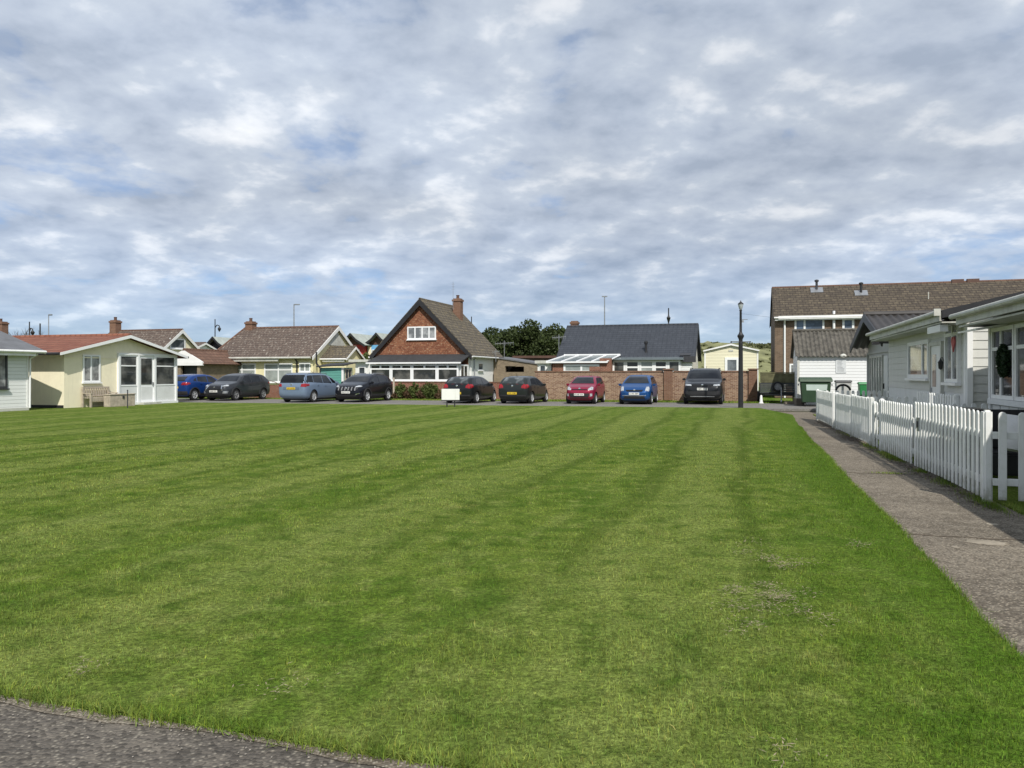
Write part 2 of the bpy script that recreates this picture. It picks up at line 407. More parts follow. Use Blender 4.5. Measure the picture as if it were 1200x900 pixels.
# ---------------------------------------------------------------- mesh building
class MB:
    def __init__(s):
        s.bm = bmesh.new()

    def face(s, pts):
        try:
            return s.bm.faces.new([s.bm.verts.new(p) for p in pts])
        except ValueError:
            return None

    def box(s, x0, x1, y0, y1, z0, z1):
        return s.prism([(x0, y0, z0), (x1, y0, z0), (x1, y1, z0), (x0, y1, z0)], (0, 0, z1 - z0))

    def prism(s, base, vec):
        v = Vector(vec)
        a = [s.bm.verts.new(p) for p in base]
        b = [s.bm.verts.new(Vector(p) + v) for p in base]
        n = len(a)
        s.bm.faces.new(a[::-1])
        s.bm.faces.new(b)
        for i in range(n):
            s.bm.faces.new((a[i], a[(i + 1) % n], b[(i + 1) % n], b[i]))
        return s

    def slab(s, a, b, c, d, t):
        """four-cornered sheet a-b-c-d given thickness t along its normal"""
        a, b, c, d = map(Vector, (a, b, c, d))
        n = (b - a).cross(d - a).normalized()
        if n.z < 0:
            n = -n
        return s.prism([a, b, c, d], n * t)

    def tube(s, p0, p1, r0, r1=None, n=8):
        p0, p1 = Vector(p0), Vector(p1)
        r1 = r0 if r1 is None else r1
        d = (p1 - p0).normalized()
        a = d.orthogonal().normalized()
        b = d.cross(a)
        A = [s.bm.verts.new(p0 + (a * math.cos(q) + b * math.sin(q)) * r0) for q in [2 * math.pi * i / n for i in range(n)]]
        B = [s.bm.verts.new(p1 + (a * math.cos(q) + b * math.sin(q)) * r1) for q in [2 * math.pi * i / n for i in range(n)]]
        s.bm.faces.new(A[::-1])
        s.bm.faces.new(B)
        for i in range(n):
            s.bm.faces.new((A[i], A[(i + 1) % n], B[(i + 1) % n], B[i]))
        return s

    def path(s, pts, r, n=8):
        for a, b in zip(pts, pts[1:]):
            s.tube(a, b, r, r, n)
        return s

    def lathe(s, prof, c=(0, 0, 0), axis='z', n=20, caps=True):
        """prof: (radius, height) pairs"""
        rings = []
        for r, h in prof:
            ring = []
            for i in range(n):
                q = 2 * math.pi * i / n
                x, y = r * math.cos(q), r * math.sin(q)
                p = (x, y, h) if axis == 'z' else ((h, x, y) if axis == 'x' else (x, h, y))
                ring.append(s.bm.verts.new(Vector(c) + Vector(p)))
            rings.append(ring)
        for A, B in zip(rings, rings[1:]):
            for i in range(n):
                s.bm.faces.new((A[i], A[(i + 1) % n], B[(i + 1) % n], B[i]))
        if caps:
            s.bm.faces.new(rings[0][::-1])
            s.bm.faces.new(rings[-1])
        return s

    def ball(s, c, r, sub=2, jit=0.0):
        ret = bmesh.ops.create_icosphere(s.bm, subdivisions=sub, radius=1.0)
        for v in ret['verts']:
            k = 1 + random.uniform(-jit, jit)
            v.co = Vector((v.co.x * r[0] * k, v.co.y * r[1] * k, v.co.z * r[2] * k)) + Vector(c)
        return s

    def sheet_wave(s, a, b, c, d, pitch, amp, t=.02, across=10):
        """corrugated sheet: a-b is the eave, d-c the ridge, waves run along a-b"""
        a, b, c, d = map(Vector, (a, b, c, d))
        L = (b - a).length
        k = max(4, int(L / pitch * 6))
        nrm = (b - a).cross(d - a).normalized()
        if nrm.z < 0:
            nrm = -nrm
        rows = []
        for off in (0, t):
            r0, r1 = [], []
            for i in range(k + 1):
                u = i / k
                o = nrm * (amp * math.sin(2 * math.pi * u * L / pitch) + off)
                r0.append(s.bm.verts.new(a.lerp(b, u) + o))
                r1.append(s.bm.verts.new(d.lerp(c, u) + o))
            rows.append((r0, r1))
        (a0, a1), (b0, b1) = rows
        for i in range(k):
            s.bm.faces.new((b0[i], b0[i + 1], b1[i + 1], b1[i]))
            s.bm.faces.new((a1[i], a1[i + 1], a0[i + 1], a0[i]))
            s.bm.faces.new((a0[i], a0[i + 1], b0[i + 1], b0[i]))
            s.bm.faces.new((b1[i], b1[i + 1], a1[i + 1], a1[i]))
        return s

    def bevel(s, w, seg=2):
        bmesh.ops.bevel(s.bm, geom=list(s.bm.edges), offset=w, segments=seg, affect='EDGES', clamp_overlap=True)
        return s

    def mesh(s, name, m, smooth=False, ang=35):
        bm = s.bm
        bmesh.ops.recalc_face_normals(bm, faces=list(bm.faces))
        uvl = bm.loops.layers.uv.new('UVMap')
        for f in bm.faces:
            n = f.normal
            if abs(n.z) > .985:
                tu, tv = Vector((1, 0, 0)), Vector((0, 1, 0))
            else:
                tu = Vector((0, 0, 1)).cross(n).normalized()
                tv = n.cross(tu)
            for lp in f.loops:
                lp[uvl].uv = (lp.vert.co.dot(tu), lp.vert.co.dot(tv))
            f.smooth = smooth
        me = bpy.data.meshes.new(name)
        bm.to_mesh(me)
        bm.free()
        me.materials.append(M[m] if isinstance(m, str) else m)
        if smooth:
            me.set_sharp_from_angle(angle=R(ang))
        return me

    def build(s, name, m, parent=None, smooth=False, ang=35):
        return link(name, s.mesh(name, m, smooth, ang), parent)


def link(name, me, parent=None):
    o = bpy.data.objects.new(name, me)
    COL.objects.link(o)
    if parent is not None:
        o.parent = parent
    return o


def tag(o, label, cat, group=None, kind=None):
    if label:
        o['label'] = label
    if cat:
        o['category'] = cat
    if group:
        o['group'] = group
    if kind:
        o['kind'] = kind
    return o


def thing(name, label, cat, loc=(0, 0, 0), rz=0.0, group=None):
    o = bpy.data.objects.new(name, None)
    o.empty_display_size = .2
    COL.objects.link(o)
    o.location = loc
    o.rotation_euler = (0, 0, rz)
    return tag(o, label, cat, group)


def structure(name, mb, m, smooth=False):
    o = mb.build(name, m, None, smooth)
    o['kind'] = 'structure'
    return o


def copy_tree(o, parent=None):
    c = o.copy()
    COL.objects.link(c)
    c.parent = parent
    for ch in list(o.children):
        copy_tree(ch, c)
    return c


YAW_STREET = -TH                    # front looks back at the green
YAW_WEST = R(90) - TH               # chalets on the left: front looks to the right across the green
YAW_EAST = -R(90) - TH              # chalets on the right: front looks left across the path


class Frame:
    """a building's own axes: x along its front (to the right as one faces it), y into it"""

    def __init__(s, name, label, cat, x, y, yaw, z=0.0, group=None):
        s.o = thing(name, label, cat, (x, y, z), yaw, group)
        s.x, s.y, s.yaw, s.z = x, y, yaw, z
        s.c, s.s = math.cos(yaw), math.sin(yaw)

    def fx(s, px, dy=0.0):
        k = (px - 600) / 900.0
        ox, oy = s.x - s.s * dy, s.y + s.c * dy
        return (k * oy - ox) / (s.c - k * s.s)

    def ey(s, px, dx=0.0):
        """depth into the building of a point on the end wall at local x=dx"""
        k = (px - 600) / 900.0
        ox, oy = s.x + s.c * dx, s.y + s.s * dx
        return (k * oy - ox) / (-s.s - k * s.c)

    def D(s, lx, ly=0.0):
        return s.y + s.s * lx + s.c * ly

    def fz(s, py, lx, ly=0.0):
        return sz(py, s.D(lx, ly)) - s.z


def face_map(face, at):
    if face == 'front':
        return lambda a, b, c: (a, at - c, b)
    if face == 'right':
        return lambda a, b, c: (at + c, a, b)
    if face == 'left':
        return lambda a, b, c: (at - c, a, b)
    return lambda a, b, c: (a, at + c, b)


def fbox(mb, fm, a0, a1, b0, b1, c0, c1):
    p = [fm(a0, b0, c0), fm(a1, b0, c0), fm(a1, b1, c0), fm(a0, b1, c0)]
    q = Vector(fm(a0, b0, c1)) - Vector(fm(a0, b0, c0))
    mb.prism(p, q)


def window(parent, a0, a1, b0, b1, at=0.0, face='front', cols=1, rows=(), fw=.06, frame='white_upvc', pane='glass',
           sill=True, name='window', depth=.05, splits=None, label=None, sillm=None):
    """frame mesh + one pane sub-part (+ sill). rows: fractions of the height for transoms; splits: fractions for mullions"""
    fm = face_map(face, at)
    f = MB()
    fbox(f, fm, a0, a0 + fw, b0, b1, -.02, depth)
    fbox(f, fm, a1 - fw, a1, b0, b1, -.02, depth)
    fbox(f, fm, a0 + fw, a1 - fw, b0, b0 + fw, -.02, depth - .003)
    fbox(f, fm, a0 + fw, a1 - fw, b1 - fw, b1, -.02, depth - .003)
    sp = splits if splits is not None else [i / cols for i in range(1, cols)]
    for u in sp:
        x = a0 + (a1 - a0) * u
        fbox(f, fm, x - fw * .5, x + fw * .5, b0 + fw, b1 - fw, -.02, depth - .006)
    for r in rows:
        z = b0 + (b1 - b0) * r
        fbox(f, fm, a0 + fw, a1 - fw, z - fw * .45, z + fw * .45, -.02, depth - .009)
    o = f.build(name, frame, parent)
    if label:
        o['label'] = label
    g = MB()
    fbox(g, fm, a0 + fw * .5, a1 - fw * .5, b0 + fw * .5, b1 - fw * .5, -.01, depth - .03)
    g.build('pane', pane, o)
    if sill:
        q = MB()
        fbox(q, fm, a0 - .05, a1 + .05, b0 - .06, b0 - .003, -.02, depth + .06)
        q.build('sill', sillm or frame, o)
    return o


def gable_x(mb, x0, x1, y0, y1, ze, zr, z0=0.0):
    """solid body with ridge along x (gables at the two ends)"""
    ym = (y0 + y1) / 2
    mb.prism([(x0, y0, z0), (x0, y1, z0), (x0, y1, ze - .02), (x0, ym, zr - .02), (x0, y0, ze - .02)], (x1 - x0, 0, 0))


def gable_y(mb, x0, x1, y0, y1, ze, zr, z0=0.0):
    xm = (x0 + x1) / 2
    mb.prism([(x0, y0, z0), (x1, y0, z0), (x1, y0, ze - .02), (xm, y0, zr - .02), (x0, y0, ze - .02)], (0, y1 - y0, 0))


def roof_x(parent, x0, x1, y0, y1, ze, zr, oh=.3, og=.15, t=.09, m='tile_brown', barge='white', gutter='white', ridge=None, bt=.14):
    """two slopes, ridge along x; oh eave overhang, og verge overhang"""
    ym = (y0 + y1) / 2
    sl = (zr - ze) / (ym - y0)
    f = MB()
    za = ze - sl * oh
    f.slab((x0 - og, y0 - oh, za), (x1 + og, y0 - oh, za), (x1 + og, ym, zr), (x0 - og, ym, zr), t)
    f.slab((x0 - og, y1 + oh, za), (x1 + og, y1 + oh, za), (x1 + og, ym, zr), (x0 - og, ym, zr), t)
    r = f.build('roof', m, parent)
    k = MB()
    k.tube((x0 - og, ym, zr + t * .9), (x1 + og, ym, zr + t * .9), .09, .09, 8)
    k.build('ridge_tiles', ridge or m, r)
    if barge:
        for xx in (x0 - og - .03, x1 + og):
            b = MB()
            for ya in (y0 - oh, y1 + oh):
                b.prism([(xx, ya, za + t * .9), (xx, ym, zr + t * .9), (xx, ym, zr + t * .9 - bt * 1.25), (xx, ya, za + t * .9 - bt)], (.03, 0, 0))
            b.build('barge_board', barge, r)
    if gutter:
        b = MB()
        b.tube((x0 - og, y0 - oh - .05, za + .02), (x1 + og, y0 - oh - .05, za + .02), .06, .06, 8)
        b.box(x0, x1, y0 - oh + .003, y0 - oh + .03, za - .16, za - .01)
        b.build('gutter', gutter, r)
    return r


def roof_y(parent, x0, x1, y0, y1, ze, zr, oh=.3, og=.15, t=.09, m='tile_brown', barge='white', gutter='white', ridge=None, bt=.14):
    xm = (x0 + x1) / 2
    sl = (zr - ze) / (xm - x0)
    f = MB()
    za = ze - sl * oh
    f.slab((x0 - oh, y0 - og, za), (x0 - oh, y1 + og, za), (xm, y1 + og, zr), (xm, y0 - og, zr), t)
    f.slab((x1 + oh, y0 - og, za), (x1 + oh, y1 + og, za), (xm, y1 + og, zr), (xm, y0 - og, zr), t)
    r = f.build('roof', m, parent)
    k = MB()
    k.tube((xm, y0 - og, zr + t * .9), (xm, y1 + og, zr + t * .9), .09, .09, 8)
    k.build('ridge_tiles', ridge or m, r)
    if barge:
        for yy in (y0 - og - .03, y1 + og):
            b = MB()
            for xa in (x0 - oh, x1 + oh):
                b.prism([(xa, yy, za + t * .9), (xm, yy, zr + t * .9), (xm, yy, zr + t * .9 - bt * 1.25), (xa, yy, za + t * .9 - bt)], (0, .03, 0))
            b.build('barge_board', barge, r)
    if gutter:
        for xa in (x0 - oh - .05, x1 + oh + .05):
            b = MB()
            b.tube((xa, y0 - og, za + .02), (xa, y1 + og, za + .02), .06, .06, 8)
            b.build('gutter', gutter, r)
    return r


def chimney(parent, x, y, z0, z1, w=.5, d=.5, pots=1, m='brick_chimney'):
    c = MB()
    c.box(x - w / 2, x + w / 2, y - d / 2, y + d / 2, z0, z1 - .22)
    c.box(x - w / 2 - .05, x + w / 2 + .05, y - d / 2 - .05, y + d / 2 + .05, z1 - .22, z1 - .08)
    c.box(x - w / 2 + .03, x + w / 2 - .03, y - d / 2 + .03, y + d / 2 - .03, z1 - .08, z1)
    o = c.build('chimney', m, parent)
    for i in range(pots):
        q = MB()
        px = x + (i - (pots - 1) / 2) * .3
        q.lathe([(.12, z1), (.11, z1 + .2), (.13, z1 + .22), (.13, z1 + .26), (.08, z1 + .26)], (px, y, 0), 'z', 10)
        q.build('chimney_pot', 'brown_paint', o, True)
    return o


def pipe(parent, pts, r=.035, m='white_upvc', name='downpipe'):
    q = MB()
    q.path(pts, r, 8)
    return q.build(name, m, parent, True)


def leaves(n, blobs, size, seed=0, flat=.0):
    """leaf-sized faces scattered through the volume of several overlapping blobs"""
    g = np.random.default_rng(seed)
    B = np.array(blobs, float)
    wts = B[:, 3] * B[:, 4] * B[:, 5]
    idx = g.choice(len(B), n, p=wts / wts.sum())
    d = g.normal(size=(n, 3))
    d /= np.linalg.norm(d, axis=1)[:, None]
    rad = g.uniform(.25, 1, n) ** .45
    rad *= 1 + .12 * np.sin(d[:, 0] * 7 + idx) * np.cos(d[:, 2] * 6 + idx * 2)
    c = B[idx, :3] + d * B[idx, 3:6] * rad[:, None]
    s = size * g.uniform(.6, 1.4, n)
    a = g.normal(size=(n, 3))
    a /= np.linalg.norm(a, axis=1)[:, None]
    b = np.cross(a, g.normal(size=(n, 3)))
    b /= np.linalg.norm(b, axis=1)[:, None]
    v = np.empty((n, 4, 3))
    v[:, 0] = c - a * s[:, None]
    v[:, 1] = c + b * (s * .55)[:, None]
    v[:, 2] = c + a * s[:, None]
    v[:, 3] = c - b * (s * .55)[:, None]
    return v.reshape(-1, 3)


def quads_mesh(name, v, m):
    n = len(v) // 4
    me = bpy.data.meshes.new(name)
    me.vertices.add(n * 4)
    me.vertices.foreach_set('co', np.ascontiguousarray(v, dtype=np.float32).ravel())
    me.loops.add(n * 4)
    me.loops.foreach_set('vertex_index', np.arange(n * 4, dtype=np.int32))
    me.polygons.add(n)
    me.polygons.foreach_set('loop_start', np.arange(0, n * 4, 4, dtype=np.int32))
    me.update(calc_edges=True)
    me.materials.append(M[m] if isinstance(m, str) else m)
    return me


# ---------------------------------------------------------------- cars
def interp(keys, x):
    if x <= keys[0][0]:
        return keys[0][1]
    for (a, va), (b, vb) in zip(keys, keys[1:]):
        if x <= b:
            u = (x - a) / (b - a)
            return va + (vb - va) * u
    return keys[-1][1]


def car_body(S):
    """closed body shell lofted along the length from the side and plan outlines"""
    L, Wd = S['L'], S['W']
    h = L / 2
    xs = sorted(set([round(x, 4) for x, _ in S['top']] + [round(-h + L * i / 30, 4) for i in range(31)]))
    clean = [xs[0]]
    for x in xs[1:]:
        if x - clean[-1] > .035:
            clean.append(x)
    clean[-1] = h
    plan = S.get('plan') or [(-h, .80), (-h + .06, .90), (-h + .22, .965), (-h + .7, 1), (h - .95, 1), (h - .45, .955), (h - .18, .87), (h - .05, .76), (h, .66)]
    bot = [(-h, .42), (-h + .12, S['clear'] + .04), (-h + .5, S['clear']), (h - .5, S['clear']), (h - .1, S['clear'] + .02), (h, .36)]
    bm = bmesh.new()
    rings = []
    for x in clean:
        k = interp(plan, x)
        w = Wd / 2 * k
        zb, zt, be = interp(bot, x), interp(S['top'], x), interp(S['belt'], x)
        crown = .05 + .03 * min(1, max(0, zt - be))
        te = zt - crown
        be2 = min(be, te - .012)
        wt = w * .97 - max(0, te - be2) * S['tumble']
        prof = [(0, zb), (w * .80, zb), (w * .955, zb + .07), (w, zb + (be2 - zb) * .38), (w * 1.0, zb + (be2 - zb) * .66),
                (w * .985, be2 - .05), (w * .972, be2)]
        for f in (.33, .67, 1.0):
            prof.append((w * .972 + (wt - w * .972) * f, be2 + (te - be2) * f))
        prof += [(wt * .93, te + crown * .55), (wt * .6, te + crown * .9), (0, zt)]
        ring = [bm.verts.new((x, y, z)) for y, z in prof] + [bm.verts.new((x, -y, z)) for y, z in prof[-2:0:-1]]
        rings.append(ring)
    n = len(rings[0])
    for A, B in zip(rings, rings[1:]):
        for i in range(n):
            bm.faces.new((A[i], A[(i + 1) % n], B[(i + 1) % n], B[i]))
    bm.faces.new(rings[0])
    bm.faces.new(rings[-1][::-1])
    bmesh.ops.recalc_face_normals(bm, faces=list(bm.faces))
    return bm


def patch(bvh, axis, sign, poly, off, res=.07, thick=.012):
    """panel that follows the body: an outline in the side (x,z) or end (y,z) view projected onto the shell"""
    bm = bmesh.new()
    vs = [bm.verts.new((p[0], p[1], 0)) for p in poly]
    f = bm.faces.new(vs)
    bmesh.ops.triangulate(bm, faces=[f])
    for _ in range(5):
        es = [e for e in bm.edges if e.calc_length() > res]
        if not es:
            break
        bmesh.ops.subdivide_edges(bm, edges=es, cuts=1)
        bmesh.ops.triangulate(bm, faces=list(bm.faces))
    bad = []
    for v in bm.verts:
        a, z = v.co.x, v.co.y
        if axis == 'y':
            o, d = Vector((a, sign * 4, z)), Vector((0, -sign, 0))
        else:
            o, d = Vector((sign * 6, a, z)), Vector((-sign, 0, 0))
        hit, nr, _, _ = bvh.ray_cast(o, d)
        if hit is None:
            hit, nr, _, _ = bvh.find_nearest(Vector((a, sign * .8, z)) if axis == 'y' else Vector((sign * 2.2, a, z)))
        if nr.dot(d) > 0:
            nr = -nr
        v.co = hit + nr * off
    geom = list(bm.faces)
    bmesh.ops.recalc_face_normals(bm, faces=geom)
    # face outward
    s = sum((f.normal.y if axis == 'y' else f.normal.x) * f.calc_area() for f in bm.faces)
    if s * sign < 0:
        bmesh.ops.reverse_faces(bm, faces=list(bm.faces))
    # a rim back to the shell so that the panel has its own thickness
    edges = [e for e in bm.edges if e.is_boundary]
    ret = bmesh.ops.extrude_edge_only(bm, edges=edges)
    nv = [g for g in ret['geom'] if isinstance(g, bmesh.types.BMVert)]
    for v in nv:
        if axis == 'y':
            v.co.y -= sign * thick
        else:
            v.co.x -= sign * thick
    return bm


def bm_obj(bm, name, m, parent, smooth=True, ang=40):
    me = bpy.data.meshes.new(name)
    for f in bm.faces:
        f.smooth = smooth
    bm.to_mesh(me)
    bm.free()
    me.materials.append(M[m] if isinstance(m, str) else m)
    if smooth:
        me.set_sharp_from_angle(angle=R(ang))
    return link(name, me, parent)


def mirror_y(poly):
    return [(-a, b) for a, b in poly][::-1]


WHEEL = {}


def wheel_meshes(r, spokes, dark):
    key = (r, spokes, dark)
    if key in WHEEL:
        return WHEEL[key]
    t = MB()
    w = .10
    t.lathe([(r * .62, -w), (r * .9, -w), (r, -w * .7), (r, w * .7), (r * .9, w), (r * .64, w), (r * .62, w * .3)], (0, 0, 0), 'y', 28, False)
    tm = t.mesh('tyre', 'tyre', True)
    q = MB()
    rr = r * .66
    q.lathe([(rr, -w * .8), (rr, w * .92), (rr * .93, w * 1.02), (rr * .88, w * .8), (rr * .86, w * .35), (.02, w * .35)], (0, 0, 0), 'y', 28)
    for i in range(spokes):
        a = 2 * math.pi * i / spokes
        ca, sa = math.cos(a), math.sin(a)
        hw = rr * .13
        pts = []
        for rad, wd in ((rr * .12, hw * 1.2), (rr * .92, hw * .8)):
            pts.append((ca * rad - sa * wd, sa * rad + ca * wd))
            pts.append((ca * rad + sa * wd, sa * rad - ca * wd))
        poly = [pts[0], pts[1], pts[3], pts[2]]
        q.prism([(x, w * .36, z) for x, z in poly], (0, w * .55, 0))
    q.lathe([(rr * .2, w * .4), (rr * .2, w * 1.0), (rr * .12, w * 1.04)], (0, 0, 0), 'y', 12)
    rm = q.mesh('rim', 'rim_dark' if dark else 'rim', True, 30)
    WHEEL[key] = (tm, rm)
    return WHEEL[key]


def make_car(S, label, px, D, yaw_off=0.0, toward=False, group='cars parked along the far side of the green'):
    """px, D: middle of the bumper nearest the camera, seen in the photograph, and its distance"""
    L, Wd, H = S['L'], S['W'], S['H']
    h = L / 2
    hd = Vector((SN, CS, 0))
    if toward:
        hd = -hd
    ya = math.atan2(hd.y, hd.x) + yaw_off
    hd = Vector((math.cos(ya), math.sin(ya), 0))
    near = Vector((sx(px, D), D, ROAD_Z))
    cen = near + hd * (-h if toward else h)
    t = thing('parked_car', label, 'car', cen, ya, group)
    bm = car_body(S)
    bvh = BVHTree.FromBMesh(bm)
    body = bm_obj(bm, 'body', S['paint'], t, True, 60)
    ss = body.modifiers.new('round', 'SUBSURF')
    ss.levels = ss.render_levels = 1
    bpy.context.view_layer.update()
    me = bpy.data.meshes.new_from_object(body.evaluated_get(bpy.context.evaluated_depsgraph_get()))
    body.modifiers.clear()
    body.data = me
    tb = bmesh.new()
    tb.from_mesh(me)
    bvh = BVHTree.FromBMesh(tb)
    tb.free()
    r = S['r']
    # wheel arches cut through the shell
    c = MB()
    for ax in (S['fa'], S['ra']):
        for s in (-1, 1):
            y0, y1 = (Wd / 2 - .30, Wd / 2 + .2) if s > 0 else (-Wd / 2 - .2, -Wd / 2 + .30)
            c.lathe([(r + .055, y0), (r + .055, y1)], (ax, 0, r + .01), 'y', 28)
    cut = c.build('arch_cutter', 'black', t)
    body.data.materials.append(M['black'])
    mod = body.modifiers.new('arches', 'BOOLEAN')
    mod.object = cut
    mod.operation = 'DIFFERENCE'
    mod.solver = 'EXACT'
    mod.material_mode = 'TRANSFER'
    bpy.context.view_layer.update()
    ev = body.evaluated_get(bpy.context.evaluated_depsgraph_get())
    me = bpy.data.meshes.new_from_object(ev)
    old = body.data
    body.modifiers.clear()
    body.data = me
    me.name = 'body'
    bpy.data.objects.remove(cut)
    me.set_sharp_from_angle(angle=R(50))
    for p in me.polygons:
        p.use_smooth = True

    def P(name, m, axis, sign, poly, off=.006, par=t, **k):
        return bm_obj(patch(bvh, axis, sign, poly, off, **k), name, m, par)

    # wheels
    tm, rm = wheel_meshes(r, S.get('spokes', 5), S.get('dark_rim', False))
    for ax in (S['fa'], S['ra']):
        for s in (-1, 1):
            w = link('wheel', tm, t)
            w.location = (ax, s * (Wd / 2 - .115), r)
            if s < 0:
                w.rotation_euler = (0, 0, math.pi)
            rmo = link('rim', rm, w)
    # lower body cladding and arch lips
    if S.get('clad'):
        for s in (-1, 1):
            for ax in (S['fa'], S['ra']):
                q = MB()
                n = 18
                for i in range(n):
                    a0, a1 = math.pi * (i / n), math.pi * ((i + 1) / n)
                    ri, ro = r + .05, r + .115
                    yy = s * (Wd / 2 - .035)
                    q.prism([(ax + ri * math.cos(a0), yy, r + ri * math.sin(a0)), (ax + ro * math.cos(a0), yy, r + ro * math.sin(a0)),
                             (ax + ro * math.cos(a1), yy, r + ro * math.sin(a1)), (ax + ri * math.cos(a1), yy, r + ri * math.sin(a1))], (0, s * .047, 0))
                q.build('arch_trim', 'trim', t)
            P('sill_trim', 'trim', 'y', s, [(S['ra'] + r + .1, S['clear'] + .06), (S['fa'] - r - .1, S['clear'] + .06), (S['fa'] - r - .1, S['clear'] + .22), (S['ra'] + r + .1, S['clear'] + .22)])
    # glass
    P('windscreen', 'car_glass', 'x', 1, S['screen'])
    P('rear_window', S.get('rear_glass', 'car_glass'), 'x', -1, S['rear_win'])
    for s in (-1, 1):
        for poly in S['side']:
            P('side_window', 'car_glass', 'y', s, poly)
        for poly in S['doors']:
            d = P('door', S['paint'], 'y', s, poly, .004, res=.12)
            xa = min(p[0] for p in poly) + .10
            zb = max(p[1] for p in poly) - .10
            P('door_handle', S['paint'], 'y', s, [(xa, zb - .018), (xa + .17, zb - .018), (xa + .17, zb + .018), (xa, zb + .018)], .03, d, thick=.03)
        m_ = MB()
        mx, mz = S['mirror']
        yb = Wd / 2 * .96
        m_.box(mx - .05, mx + .07, s * yb - .01, s * (yb + .16), mz - .065, mz + .065) if s > 0 else m_.box(mx - .05, mx + .07, -yb - .16, -yb + .01, mz - .065, mz + .065)
        m_.bevel(.03, 2)
        m_.build('wing_mirror', S.get('mirror_m', S['paint']), t, True)
    # front
    for s in (0, 1):
        f = (lambda p: mirror_y(p)) if s else (lambda p: p)
        P('headlight', 'lamp_clear', 'x', 1, f(S['head']), .008)
        if S.get('fog'):
            P('fog_lamp', S.get('fog_m', 'lamp_clear'), 'x', 1, f(S['fog']), .012)
        tl = P('tail_light', 'lamp_red', 'x', -1, f(S['tail']), .010)
        if S.get('tail_side'):
            P('tail_light', 'lamp_red', 'y', 1 if s else -1, S['tail_side'], .008)
        if S.get('head_side'):
            P('headlight', 'lamp_clear', 'y', 1 if s else -1, S['head_side'], .008)
    g = P('grille', S.get('grille_m', 'black_gloss'), 'x', 1, S['grille'], .007)
    P('lower_grille', 'black', 'x', 1, S['lower'], .006)
    for poly, mm in S.get('front_extra', []):
        P('front_trim', mm, 'x', 1, poly, .012)
    for poly, mm in S.get('rear_extra', []):
        P('rear_trim', mm, 'x', -1, poly, .009)
    # badge
    bz = S['badge']
    hit = bvh.ray_cast(Vector((6, 0, bz)), Vector((-1, 0, 0)))[0]
    q = MB()
    q.lathe([(.055, -.01), (.055, .02), (.035, .028)], (hit.x, 0, bz), 'x', 14)
    q.build('badge', 'chrome', t, True)
    hit = bvh.ray_cast(Vector((-6, 0, S['rbadge'])), Vector((1, 0, 0)))[0]
    q = MB()
    q.lathe([(.035, -.028), (.055, -.02), (.055, .01)], (hit.x, 0, S['rbadge']), 'x', 14)
    q.build('badge', 'chrome', t, True)
    # number plates with dark characters too small to read
    for sgn, pz, m2 in ((1, S['fplate'], 'plate_white'), (-1, S['rplate'], 'plate_yellow')):
        hit = bvh.ray_cast(Vector((sgn * 6, 0, pz)), Vector((-sgn, 0, 0)))[0]
        q = MB()
        x0 = hit.x
        q.box(min(x0 - sgn * .02, x0 + sgn * .03), max(x0 - sgn * .02, x0 + sgn * .03), -.26, .26, pz - .058, pz + .058)
        pl = q.build('number_plate', m2, t)
        q = MB()
        rr = random.Random(int(px * 10))
        for i in range(7):
            yy = -.21 + i * .065 + (.02 if i > 3 else 0)
            q.box(min(x0 + sgn * .025, x0 + sgn * .034), max(x0 + sgn * .025, x0 + sgn * .034), yy - .012, yy + .012 * rr.choice((.4, 1)), pz - .034, pz + .034)
            if rr.random() < .7:
                q.box(min(x0 + sgn * .025, x0 + sgn * .032), max(x0 + sgn * .025, x0 + sgn * .032), yy - .02, yy + .02, pz + rr.choice((-.03, 0, .024)), pz + .034)
        q.build('plate_characters', 'black', pl)
    # wiper, aerial, roof rails
    a = MB()
    a.tube((S['aerial'], 0, H - .03), (S['aerial'] - .18, 0, H + .14), .012, .006, 6)
    a.build('aerial', 'black', t, True)
    if S.get('rails'):
        for s in (-1, 1):
            q = MB()
            x0, x1, yy, zz = S['rails']
            q.path([(x0, s * yy, zz - .05), (x0 + .12, s * yy, zz + .02), (x1 - .12, s * yy, zz + .02), (x1, s * yy, zz - .05)], .022, 6)
            q.build('roof_rail', S.get('rail_m', 'metal_dark'), t, True)
    # dark floor pan between the wheels
    q = MB()
    q.box(-h + .35, h - .35, -Wd / 2 + .22, Wd / 2 - .22, S['clear'] - .06, S['clear'] + .05)
    q.build('underbody', 'black', t)
    return t


ROAD_Z = -.03
hatch_plan = None


def spec(**k):
    return k


